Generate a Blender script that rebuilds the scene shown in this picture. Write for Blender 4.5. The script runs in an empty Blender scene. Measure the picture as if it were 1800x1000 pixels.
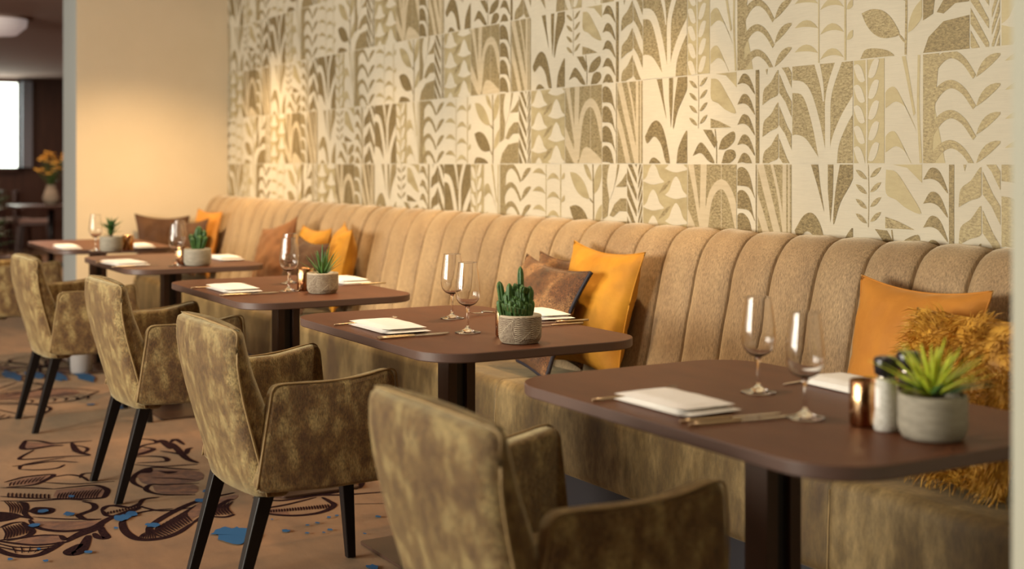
import bpy, math, random
from math import sin, cos, pi, radians, sqrt
from mathutils import Vector, Matrix, noise
C = bpy.context.scene.collection
S = bpy.context.scene
# ---------------------------------------------------------------- camera
# room axes: +Y towards the papered wall, -X away down the room, z up; the camera stands at the origin
TH = radians(30.3); CT, ST = cos(TH), sin(TH); FPX = 2290.0; EYE = 1.25
cam_d = bpy.data.cameras.new('camera'); cam = bpy.data.objects.new('camera', cam_d); C.objects.link(cam)
cam.location = (0, 0, EYE)
fwd = Vector((-CT, ST, 0))
cam.rotation_euler = fwd.to_track_quat('-Z', 'Y').to_euler()
cam_d.sensor_width = 36; cam_d.lens = FPX / 1800 * 36
cam_d.shift_y = -(500 - 288) / 1800
cam_d.clip_start = .05; cam_d.clip_end = 100
cam_d.dof.use_dof = True; cam_d.dof.focus_distance = 4.05; cam_d.dof.aperture_fstop = 2.1
S.camera = cam
# ---------------------------------------------------------------- world, exposure, big lights
w = bpy.data.worlds.new('world'); S.world = w; w.use_nodes = True
w.node_tree.nodes['Background'].inputs[0].default_value = (1.0, .74, .52, 1)
w.node_tree.nodes['Background'].inputs[1].default_value = .03
S.view_settings.view_transform = 'Standard'; S.view_settings.look = 'None'
S.view_settings.exposure = 0.17; S.view_settings.gamma = 1; S.view_settings.use_curve_mapping = False
CEIL = 2.5

def light(name, kind, loc, aim, energy, col, **kw):
    d = bpy.data.lights.new(name, kind); d.energy = energy; d.color = col
    for k, v in kw.items(): setattr(d, k, v)
    o = bpy.data.objects.new(name, d); C.objects.link(o); o.location = loc
    o.rotation_euler = (Vector(aim) - Vector(loc)).to_track_quat('-Z', 'Y').to_euler()
    return o
DAY = (1.0, .94, .80); WARM = (1.0, .67, .34)
# daylight through the windows of the wall opposite the banquette
for wx, e in ((-10.6, 8), (-7.8, 36), (-5.6, 225), (-3.4, 215)):
    light('window_daylight', 'AREA', (wx, -4.35, 1.6), (wx - .001, 3, 1.35), e, DAY, shape='RECTANGLE', size=1.5, size_y=1.5)
# recessed downlights, close to the papered wall, plus spots added for table highlights
SPOTS = [(-3.1, 2.5, 12, 88), (-4.1, 2.55, 100, 84), (-5.4, 2.45, 115, 88), (-6.55, 2.5, 85, 84), (-8.4, 2.25, 215, 126), (-2.3, 1.6, 36, 90), (-3.7, 1.65, 54, 90), (-5.1, 1.65, 50, 90), (-6.7, 1.65, 44, 90), (-8.2, 1.65, 36, 90)]
for sx, sy, e, sz in SPOTS:
    light('spot_beam', 'SPOT', (sx, sy, CEIL - .03), (sx, sy + .03, 0), e, WARM if sy > 2 else (1, .82, .60), spot_size=radians(sz), spot_blend=.85 if sz < 110 else 1.0, shadow_soft_size=.04)
light('room_glow', 'AREA', (-4.5, -1.2, CEIL - .05), (-4.5, -1.2, 0), 8, (1, .66, .36), shape='RECTANGLE', size=7, size_y=3.5)
light('far_room_glow', 'AREA', (-15.5, 2.5, CEIL - .05), (-15.5, 2.5, 0), 120, (1, .62, .42), shape='RECTANGLE', size=6, size_y=3)

# ---------------------------------------------------------------- materials
def nt(name):
    m = bpy.data.materials.new(name); m.use_nodes = True
    t = m.node_tree; return m, t, t.nodes['Principled BSDF']
def plain(name, col, rough=.5, metal=0, **kw):
    m, t, b = nt(name); b.inputs['Base Color'].default_value = (*col, 1)
    b.inputs['Roughness'].default_value = rough; b.inputs['Metallic'].default_value = metal
    for k, v in kw.items(): b.inputs[k.replace('_', ' ')].default_value = v
    return m
def noisy(name, stops, scale=8, stretch=(1, 1, 1), detail=6, rough=.6, metal=0, bump=0, bscale=None, nrough=.6, sheen=0, distort=0, bdist=.01, sheen_tint=(1, .9, .6), rr=None, **kw):
    m, t, b = nt(name); N, L = t.nodes, t.links
    tc = N.new('ShaderNodeTexCoord'); mp = N.new('ShaderNodeMapping'); mp.inputs['Scale'].default_value = stretch
    L.new(tc.outputs['Object'], mp.inputs['Vector'])
    n = N.new('ShaderNodeTexNoise'); n.inputs['Scale'].default_value = scale; n.inputs['Detail'].default_value = detail
    n.inputs['Roughness'].default_value = nrough; n.inputs['Distortion'].default_value = distort
    L.new(mp.outputs[0], n.inputs['Vector'])
    r = N.new('ShaderNodeValToRGB'); e = r.color_ramp.elements
    e[0].position, e[0].color = stops[0][0], (*stops[0][1], 1); e[1].position, e[1].color = stops[-1][0], (*stops[-1][1], 1)
    for p, c in stops[1:-1]:
        x = e.new(p); x.color = (*c, 1)
    L.new(n.outputs['Fac'], r.inputs['Fac']); L.new(r.outputs['Color'], b.inputs['Base Color'])
    b.inputs['Roughness'].default_value = rough; b.inputs['Metallic'].default_value = metal
    if rr:
        mr = N.new('ShaderNodeMapRange'); mr.inputs['From Min'].default_value = .35; mr.inputs['From Max'].default_value = .65
        mr.inputs['To Min'].default_value, mr.inputs['To Max'].default_value = rr
        L.new(n.outputs['Fac'], mr.inputs['Value']); L.new(mr.outputs[0], b.inputs['Roughness'])
    if sheen:
        b.inputs['Sheen Weight'].default_value = sheen; b.inputs['Sheen Roughness'].default_value = .4; b.inputs['Sheen Tint'].default_value = (*sheen_tint, 1)
    if bump:
        src = n.outputs['Fac']
        if bscale:
            n2 = N.new('ShaderNodeTexNoise'); n2.inputs['Scale'].default_value = bscale; n2.inputs['Detail'].default_value = 4
            L.new(mp.outputs[0], n2.inputs['Vector']); src = n2.outputs['Fac']
        bp = N.new('ShaderNodeBump'); bp.inputs['Strength'].default_value = bump; bp.inputs['Distance'].default_value = bdist
        L.new(src, bp.inputs['Height']); L.new(bp.outputs[0], b.inputs['Normal'])
    for k, v in kw.items(): b.inputs[k.replace('_', ' ')].default_value = v
    return m
def two_noise(name, stops, scale, stretch, scale2, stretch2, lo, hi, rough=.7, bump=.3, bdist=.004, sheen=.4, sheen_tint=(1, .85, .55), detail=6, rng=.17):
    """crushed velvet: a large cloudy tone multiplied by fine streaks"""
    m = noisy(name, stops, scale, stretch, detail, rough, sheen=sheen, sheen_tint=sheen_tint)
    t = m.node_tree; N, L = t.nodes, t.links; b = N['Principled BSDF']; ramp = [x for x in N if x.type == 'VALTORGB'][0]
    tc = [x for x in N if x.type == 'TEX_COORD'][0]
    mp = N.new('ShaderNodeMapping'); mp.inputs['Scale'].default_value = stretch2; L.new(tc.outputs['Object'], mp.inputs['Vector'])
    n = N.new('ShaderNodeTexNoise'); n.inputs['Scale'].default_value = scale2; n.inputs['Detail'].default_value = 5; n.inputs['Roughness'].default_value = .7
    L.new(mp.outputs[0], n.inputs['Vector'])
    mr = N.new('ShaderNodeMapRange'); mr.inputs['From Min'].default_value = .5 - rng; mr.inputs['From Max'].default_value = .5 + rng
    mr.inputs['To Min'].default_value = lo; mr.inputs['To Max'].default_value = hi; L.new(n.outputs['Fac'], mr.inputs['Value'])
    mx = N.new('ShaderNodeMix'); mx.data_type = 'RGBA'; mx.blend_type = 'MULTIPLY'; mx.inputs['Factor'].default_value = 1
    cc = N.new('ShaderNodeCombineColor')
    for i in range(3): L.new(mr.outputs[0], cc.inputs[i])
    L.new(ramp.outputs['Color'], mx.inputs['A']); L.new(cc.outputs[0], mx.inputs['B']); L.new(mx.outputs['Result'], b.inputs['Base Color'])
    bp = N.new('ShaderNodeBump'); bp.inputs['Strength'].default_value = bump; bp.inputs['Distance'].default_value = bdist
    L.new(n.outputs['Fac'], bp.inputs['Height']); L.new(bp.outputs[0], b.inputs['Normal'])
    return m

M = {}
M['chair'] = two_noise('crushed_chenille', [(.36, (.125, .056, .014)), (.50, (.235, .135, .040)), (.64, (.44, .32, .125))], 24, (1, 1, .6), 300, (1.2, 1.2, .35), .32, 1.4, bump=.7, sheen=1.0, rng=.15, sheen_tint=(1, .90, .56))
M['chair_piping'] = plain('chenille_piping', (.30, .20, .08), .7)
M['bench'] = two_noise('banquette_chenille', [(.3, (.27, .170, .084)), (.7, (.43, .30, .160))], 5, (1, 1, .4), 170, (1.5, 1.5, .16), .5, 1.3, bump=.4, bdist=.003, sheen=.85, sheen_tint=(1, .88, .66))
M['bench_front'] = two_noise('banquette_front_velvet', [(.35, (.060, .030, .008)), (.52, (.12, .075, .022)), (.65, (.24, .165, .065))], 4.5, (1.3, 1, .45), 60, (1, 1, .4), .7, 1.2, bump=.2, sheen=.2)  # olive-brown velvet, colour darkened for the weaker daylight under the tables
M['plinth'] = plain('plinth_black', (.012, .010, .014), .6)
M['top'] = noisy('brown_laminate', [(.3, (.100, .034, .014)), (.7, (.132, .048, .021))], 5, (1, 2.5, 1), rough=.46, bump=.03, bscale=160, bdist=.001, Specular_IOR_Level=.2)
M['edge'] = plain('laminate_edge', (.12, .072, .056), .4)
M['post'] = noisy('brown_steel', [(.3, (.050, .024, .014)), (.7, (.075, .036, .02))], 6, rough=.42)
M['post_dark'] = plain('dark_steel', (.010, .006, .006), .4)
M['leg'] = noisy('black_wood', [(.3, (.005, .0035, .003)), (.7, (.010, .007, .006))], 30, (1, 1, .1), rough=.45, Specular_IOR_Level=.3)
M['linen'] = noisy('white_linen', [(.3, (.90, .87, .82)), (.7, (.94, .92, .88))], 60, rough=.85, bump=.15, bscale=500, bdist=.0006)
M['brass'] = plain('brushed_champagne', (.74, .57, .36), .34, 1)
M['steel'] = plain('polished_steel', (.62, .56, .50), .16, 1)
M['copper'] = noisy('mercury_copper_glass', [(.4, (.30, .12, .05)), (.55, (.62, .36, .17)), (.7, (.85, .62, .36))], 60, (1, 1, .35), rough=.2, metal=1, bump=.2)
M['wax'] = plain('white_wax', (.8, .7, .5), .5)
M['white_wall'] = noisy('plaster_cream', [(.3, (.66, .55, .38)), (.7, (.69, .58, .41))], 3, rough=.85, bump=.02)
M['ceiling'] = plain('ceiling_paint', (.36, .25, .21), .9)
M['daylight_grey'] = plain('reveal_daylight_grey', (.40, .42, .40), .85)  # cool daylight on the wall end, put into its colour
M['pale_paint'] = plain('pale_return_paint', (.52, .52, .42), .85)
M['wall_dark'] = noisy('dark_wood_panel', [(.3, (.035, .015, .010)), (.7, (.07, .03, .018))], 4, (6, 6, .6), rough=.5)
M['side_wall'] = plain('side_wall_paint', (.13, .09, .06), .9)
M['black_cap'] = plain('black_plastic', (.012, .01, .014), .25)
M['salt'] = noisy('coarse_salt', [(.35, (.52, .50, .42)), (.65, (.85, .84, .78))], 260, rough=.35, bump=.4)
M['pepper'] = noisy('peppercorns', [(.35, (.03, .02, .012)), (.65, (.16, .10, .06))], 260, rough=.45, bump=.4)
M['soil'] = noisy('dark_soil', [(.35, (.02, .009, .005)), (.65, (.16, .06, .03))], 120, rough=.9, bump=.8)
M['gold_pillow'] = noisy('mustard_velvet', [(.3, (.44, .18, .006)), (.7, (.60, .28, .014))], 7, rough=.75, sheen=.2, sheen_tint=(1, .75, .3), bump=.15, bscale=30)
M['orange_pillow'] = noisy('ochre_velvet', [(.3, (.42, .155, .012)), (.7, (.56, .225, .022))], 6, rough=.75, sheen=.5, sheen_tint=(1, .7, .3), bump=.1, bscale=30)
M['rust_pillow'] = noisy('rust_velvet', [(.3, (.16, .058, .014)), (.7, (.26, .10, .024))], 6, rough=.8, sheen=.15)
M['brown_pillow'] = two_noise('mottled_brown_velvet', [(.34, (.050, .016, .004)), (.5, (.125, .046, .012)), (.62, (.27, .135, .05))], 8, (1, 1, 1), 260, (1, 1, .8), .25, 1.75, bump=.6, sheen=.3, rng=.10)
M['umber_pillow'] = noisy('umber_velvet', [(.3, (.055, .020, .006)), (.7, (.10, .042, .012))], 8, rough=.8, sheen=.1)
M['navy'] = plain('navy_trim', (.012, .010, .02), .6)
M['fur'] = noisy('mustard_fur', [(.3, (.34, .15, .012)), (.7, (.72, .40, .05))], 30, rough=.55)
M['curtain'] = plain('grey_blue_curtain', (.42, .47, .55), .9)
M['blue'] = plain('carpet_blue', (.0, .060, .18), .95)
M['ink'] = noisy('carpet_ink', [(.35, (.010, .005, .007)), (.65, (.028, .013, .013))], 90, rough=.98, Specular_IOR_Level=.02)
M['shade_ink'] = noisy('carpet_shade', [(.35, (.075, .036, .026)), (.65, (.17, .08, .042))], 22, (1, 1, 1), rough=.98)
M['dark_wood'] = plain('dark_wood', (.035, .014, .010), .4)
M['cushion_pale'] = plain('pale_cushion', (.22, .15, .13), .8)
M['flower'] = plain('yellow_petals', (.92, .62, .10), .7)
M['green_dark'] = noisy('cactus_green', [(.3, (.016, .060, .012)), (.7, (.07, .17, .03))], 60, rough=.5, bump=.2)
M['green_aloe'] = noisy('aloe_green', [(.3, (.03, .10, .02)), (.7, (.11, .22, .05))], 20, rough=.4)
M['green_lime'] = noisy('lime_leaf', [(.3, (.32, .44, .02)), (.7, (.66, .72, .07))], 14, rough=.4, Subsurface_Weight=.15, Subsurface_Scale=.01)
M['spine'] = plain('pale_spines', (.42, .44, .18), .6)
def emis(name, col, k):
    m, t, b = nt(name); b.inputs['Base Color'].default_value = (0, 0, 0, 1)
    b.inputs['Emission Color'].default_value = (*col, 1); b.inputs['Emission Strength'].default_value = k; return m
M['lit'] = emis('daylit_pane', (.95, 1.0, .86), 5)
M['lampglow'] = emis('lamp_glow', (1, .75, .35), 9)
M['flame'] = emis('candle_flame', (1, .6, .2), 30)
M['tealight'] = emis('lit_wax', (1, .55, .2), 2.2)
M['milk'] = plain('opal_lamp', (.75, .68, .66), .6, Emission_Color=(.8, .65, .6, 1), Emission_Strength=.25)
g, t, b = nt('clear_glass'); b.inputs['Base Color'].default_value = (1, 1, 1, 1); b.inputs['Roughness'].default_value = 0.0
b.inputs['Transmission Weight'].default_value = 1; b.inputs['IOR'].default_value = 1.45; M['glass'] = g
# carpet: warm tan with soft mottling
M['carpet'] = two_noise('tan_carpet', [(.3, (.085, .031, .010)), (.5, (.145, .060, .021)), (.7, (.20, .090, .034))], 2.2, (1, 2.0, 1), 260, (1, 1, 1), .8, 1.18, rough=.97, bump=.4, bdist=.003, sheen=.15)
# wallpaper: cream grasscloth and foil gold
M['paper'] = two_noise('cream_grasscloth', [(.3, (.54, .49, .375)), (.7, (.60, .555, .43))], 3, (1, 1, 1), 60, (.25, 1, 7), .93, 1.05, rough=.75, bump=.12, bdist=.001, sheen=0)
M['foil'] = noisy('gold_foil', [(.36, (.13, .095, .042)), (.49, (.31, .245, .125)), (.62, (.50, .42, .235))], 150, (.5, 1, 1.1), rough=.5, metal=.35, nrough=.85, detail=9, bump=.25, bscale=120, bdist=.002, rr=(.35, .7))
M['foil_dark'] = noisy('darker_gold_foil', [(.36, (.08, .055, .024)), (.49, (.22, .165, .075)), (.62, (.40, .32, .16))], 150, (.5, 1, 1.1), rough=.5, metal=.35, nrough=.85, detail=9, bump=.25, bscale=120, bdist=.002, rr=(.35, .7))  # darker foil tone for some of the tiles
M['paper_beige'] = noisy('beige_print', [(.3, (.46, .385, .25)), (.7, (.54, .46, .31))], 30, (.3, 1, 3), rough=.6)
M['foil_soft'] = noisy('soft_gold', [(.3, (.36, .29, .15)), (.7, (.50, .43, .25))], 22, (.35, 1, 1), rough=.5, metal=.25, nrough=.8, rr=(.4, .7))
m_, t_, b_ = nt('carved_stoneware'); N_, L_ = t_.nodes, t_.links
ge = N_.new('ShaderNodeAttribute'); ge.attribute_name = 'groove_tone'; rp = N_.new('ShaderNodeMix'); rp.data_type = 'RGBA'  # browner tone in the carved grooves
nn = N_.new('ShaderNodeTexNoise'); nn.inputs['Scale'].default_value = 90; tcx = N_.new('ShaderNodeTexCoord'); L_.new(tcx.outputs['Object'], nn.inputs['Vector'])
mm_ = N_.new('ShaderNodeMath'); mm_.operation = 'MULTIPLY_ADD'; mm_.inputs[1].default_value = .9; mm_.inputs[2].default_value = 0; L_.new(nn.outputs['Fac'], mm_.inputs[0])
m2_ = N_.new('ShaderNodeMath'); m2_.operation = 'MULTIPLY'; m2_.use_clamp = True; m2_.inputs[1].default_value = 3.0; L_.new(ge.outputs['Fac'], m2_.inputs[0])
m3_ = N_.new('ShaderNodeMath'); m3_.operation = 'MULTIPLY'; m3_.use_clamp = True; L_.new(m2_.outputs[0], m3_.inputs[0]); m4_ = N_.new('ShaderNodeMath'); m4_.operation = 'ADD'; m4_.inputs[1].default_value = .5; L_.new(mm_.outputs[0], m4_.inputs[0]); L_.new(m4_.outputs[0], m3_.inputs[1])
rp.inputs['A'].default_value = (.50, .42, .30, 1); rp.inputs['B'].default_value = (.10, .055, .03, 1); L_.new(m3_.outputs[0], rp.inputs['Factor'])
L_.new(rp.outputs['Result'], b_.inputs['Base Color']); b_.inputs['Roughness'].default_value = .8
M['pot'] = m_
M['pot_plain'] = noisy('grey_stoneware', [(.3, (.24, .22, .17)), (.7, (.40, .36, .28))], 24, (1, 1, 3), rough=.75, bump=.3)

# ---------------------------------------------------------------- mesh helpers
def mesh_obj(name, V, F, mat, parent=None, smooth=True, mi=None, loc=None):
    me = bpy.data.meshes.new(name); me.from_pydata([tuple(v) for v in V], [], F); me.validate(); me.update()
    for mm in (mat if isinstance(mat, (list, tuple)) else [mat]): me.materials.append(mm)
    if mi and len(mi) == len(me.polygons): me.polygons.foreach_set('material_index', mi)
    if smooth: me.polygons.foreach_set('use_smooth', [True] * len(me.polygons))
    o = bpy.data.objects.new(name, me); C.objects.link(o)
    if parent: o.parent = parent
    if loc: o.location = loc
    return o
class MB:
    def __init__(s): s.V = []; s.F = []; s.mi = []
    def add(s, V, F, k=0):
        n = len(s.V); s.V += [tuple(v) for v in V]; s.F += [tuple(i + n for i in f) for f in F]; s.mi += [k] * len(F); return s
    def build(s, name, mat, parent=None, smooth=True, **kw):
        return mesh_obj(name, s.V, s.F, mat, parent, smooth, s.mi, **kw)
def loft(rings, caps=True, closed=False):
    n = len(rings[0]); V = [p for r in rings for p in r]; F = []
    R = len(rings)
    for i in range(R if closed else R - 1):
        j = (i + 1) % R
        for k in range(n):
            l = (k + 1) % n; F.append((i * n + k, i * n + l, j * n + l, j * n + k))
    if caps and not closed:
        F.append(tuple(reversed(range(n)))); F.append(tuple((R - 1) * n + k for k in range(n)))
    return V, F
def box(x0, x1, y0, y1, z0, z1):
    V = [(x, y, z) for z in (z0, z1) for x, y in ((x0, y0), (x1, y0), (x1, y1), (x0, y1))]
    return V, [(3, 2, 1, 0), (4, 5, 6, 7), (0, 1, 5, 4), (1, 2, 6, 5), (2, 3, 7, 6), (3, 0, 4, 7)]
def rrect(w, d, r, n=5, cx=0, cy=0, z=0):
    P = []
    for sx, sy, a0 in ((1, 1, 0), (-1, 1, 90), (-1, -1, 180), (1, -1, 270)):
        for k in range(n + 1):
            a = radians(a0 + 90 * k / n); P.append((cx + sx * (w / 2 - r) + r * cos(a), cy + sy * (d / 2 - r) + r * sin(a), z))
    return P
def rbox(x0, x1, y0, y1, z0, z1, r, rc=None, n=4):
    """box with rounded vertical corners and rounded top and bottom rims"""
    w, d, cx, cy = x1 - x0, y1 - y0, (x0 + x1) / 2, (y0 + y1) / 2; rc = rc or r
    rings = []
    for k in range(n + 1):
        a = pi / 2 * k / n; q = r * (1 - sin(a)); rings.append(rrect(w - 2 * q, d - 2 * q, max(rc - q, .001), 5, cx, cy, z0 + r * (1 - cos(a))))
    for k in range(n + 1):
        a = pi / 2 * (1 - k / n); q = r * (1 - sin(a)); rings.append(rrect(w - 2 * q, d - 2 * q, max(rc - q, .001), 5, cx, cy, z1 - r * (1 - cos(a))))
    return loft(rings)
def lathe(prof, n=32, cx=0, cy=0, cap=True):
    rings = [[(cx + r * cos(2 * pi * k / n), cy + r * sin(2 * pi * k / n), z) for k in range(n)] for r, z in prof]
    return loft(rings, cap)
def catmull(P, n=6):
    if len(P) < 3: return [Vector(p) for p in P]
    P = [Vector(p) for p in P]; Q = [P[0] * 2 - P[1]] + P + [P[-1] * 2 - P[-2]]; out = []
    for i in range(1, len(Q) - 2):
        for k in range(n):
            t = k / n; a, b_, c, d = Q[i - 1], Q[i], Q[i + 1], Q[i + 2]
            out.append(.5 * ((2 * b_) + (c - a) * t + (2 * a - 5 * b_ + 4 * c - d) * t * t + (3 * b_ - a - 3 * c + d) * t ** 3))
    return out + [P[-1]]
def tube(P, r, n=6, smooth=4, caps=True):
    P = catmull(P, smooth) if smooth else [Vector(p) for p in P]; rings = []
    up = Vector((0, 0, 1))
    for i, p in enumerate(P):
        t = (P[min(i + 1, len(P) - 1)] - P[max(i - 1, 0)]).normalized()
        a = t.cross(up);
        if a.length < .05: a = t.cross(Vector((1, 0, 0)))
        a.normalize(); b_ = t.cross(a)
        rr = r(i / (len(P) - 1)) if callable(r) else r
        rings.append([p + a * rr * cos(2 * pi * k / n) + b_ * rr * sin(2 * pi * k / n) for k in range(n)])
    return loft(rings, caps)
def slab(outline, x0, x1, r, n=3, y_of=None):
    """profile drawn in (y, z), given thickness along x with rounded rims"""
    cy = sum(p[0] for p in outline) / len(outline); cz = sum(p[1] for p in outline) / len(outline)
    ext = max(max(abs(p[0] - cy) for p in outline), 1e-6); ezt = max(max(abs(p[1] - cz) for p in outline), 1e-6)
    rings = []
    def ring(x, q): return [(x + (y_of(y, z) if y_of else 0), cy + (y - cy) * (1 - q / ext), cz + (z - cz) * (1 - q / ezt)) for y, z in outline]
    for k in range(n + 1):
        a = pi / 2 * k / n; rings.append(ring(x0 + r * (1 - cos(a)), r * (1 - sin(a))))
    for k in range(n + 1):
        a = pi / 2 * (1 - k / n); rings.append(ring(x1 - r * (1 - cos(a)), r * (1 - sin(a))))
    return loft(rings)
def round_poly(P, r, n=4):
    out = []; N = len(P)
    for i in range(N):
        a, b_, c = Vector(P[i - 1]), Vector(P[i]), Vector(P[(i + 1) % N])
        u = (a - b_); v = (c - b_); rr = min(r, u.length * .45, v.length * .45); u = u.normalized() * rr; v = v.normalized() * rr
        for k in range(n + 1):
            t = k / n; out.append(tuple((b_ + u) * (1 - t) ** 2 + b_ * 2 * t * (1 - t) + (b_ + v) * t * t))
    return out

def props(o, label=None, cat=None, group=None, kind=None):
    if label: o['label'] = label
    if cat: o['category'] = cat
    if group: o['group'] = group
    if kind: o['kind'] = kind
    return o
def thing(name, label, cat, loc=(0, 0, 0), rz=0, group=None):
    o = bpy.data.objects.new(name, None); C.objects.link(o); o.location = loc; o.rotation_euler = (0, 0, rz); o.empty_display_size = .1
    return props(o, label, cat, group)
def dup(root, loc, rz, label, group=None):
    r = root.copy(); C.objects.link(r); r.location = loc; r.rotation_euler = (0, 0, rz); r['label'] = label
    if group: r['group'] = group
    for ch in list(root.children):
        c = ch.copy(); C.objects.link(c); c.parent = r
        for g_ in list(ch.children):
            d = g_.copy(); C.objects.link(d); d.parent = c
    return r
def struct(name, V, F, mat, smooth=False, mi=None):
    return props(mesh_obj(name, V, F, mat, None, smooth, mi), kind='structure')
def floor_pt(x, y, z=0.0):
    """where the sight line through that spot of the photograph meets the level z"""
    d = (x - 900) / FPX; Z = FPX * (EYE - z) / (y - 288); return (-(Z * (CT - d * ST)), Z * (d * CT + ST))

# ================================================================ ROOM SHELL
WY = 3.08            # papered wall
EX = -9.47           # end wall of the alcove
FARX = -20.0
# ---- floor with woven carpet pattern (ribbons are part of the floor mesh)
fl = MB(); fl.add([(FARX, -4.5, 0), (3, -4.5, 0), (3, 6, 0), (FARX, 6, 0)], [(0, 1, 2, 3)], 0)
lay = [0]
def ribbon(P, w, k=1, z=.0008, n=5, taper=True):
    lay[0] += 1; z += lay[0] * .000004
    P = catmull([(p[0], p[1], 0) for p in P], n); V = []; m = len(P)
    for i, p in enumerate(P):
        t = (P[min(i + 1, m - 1)] - P[max(i - 1, 0)]).normalized(); a = Vector((-t.y, t.x, 0)); f = i / (m - 1)
        ww = w * ((.35 + .65 * sin(pi * f) ** .5) if taper else 1) / 2
        V += [(p.x + a.x * ww, p.y + a.y * ww, z), (p.x - a.x * ww, p.y - a.y * ww, z)]
    fl.add(V, [(2 * i, 2 * i + 1, 2 * i + 3, 2 * i + 2) for i in range(m - 1)], k)
def patch(P, k=2, z=.0004, n=4):
    lay[0] += 1; z += (lay[0] * .000004 if k != 2 else lay[0] % 90 * .000004)
    P = catmull([(p[0], p[1], 0) for p in P] + [(P[0][0], P[0][1], 0)], n)[:-1]
    cx = sum(p.x for p in P) / len(P); cy = sum(p.y for p in P) / len(P); m = len(P)
    fl.add([(cx, cy, z)] + [(p.x, p.y, z) for p in P], [(0, i + 1, (i + 1) % m + 1) for i in range(m)], k)
def B_(L): return [floor_pt(x * .19, 810 + y * .19) for x, y in L]
def C_(L): return [floor_pt(200 + x * .2, 740 + y * .2) for x, y in L]
def D_(L): return [floor_pt(420 + x * .17, 830 + y * .17) for x, y in L]
def A_(L): return [floor_pt(x * .18, 640 + y * .18) for x, y in L]
LW = .021
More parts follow.
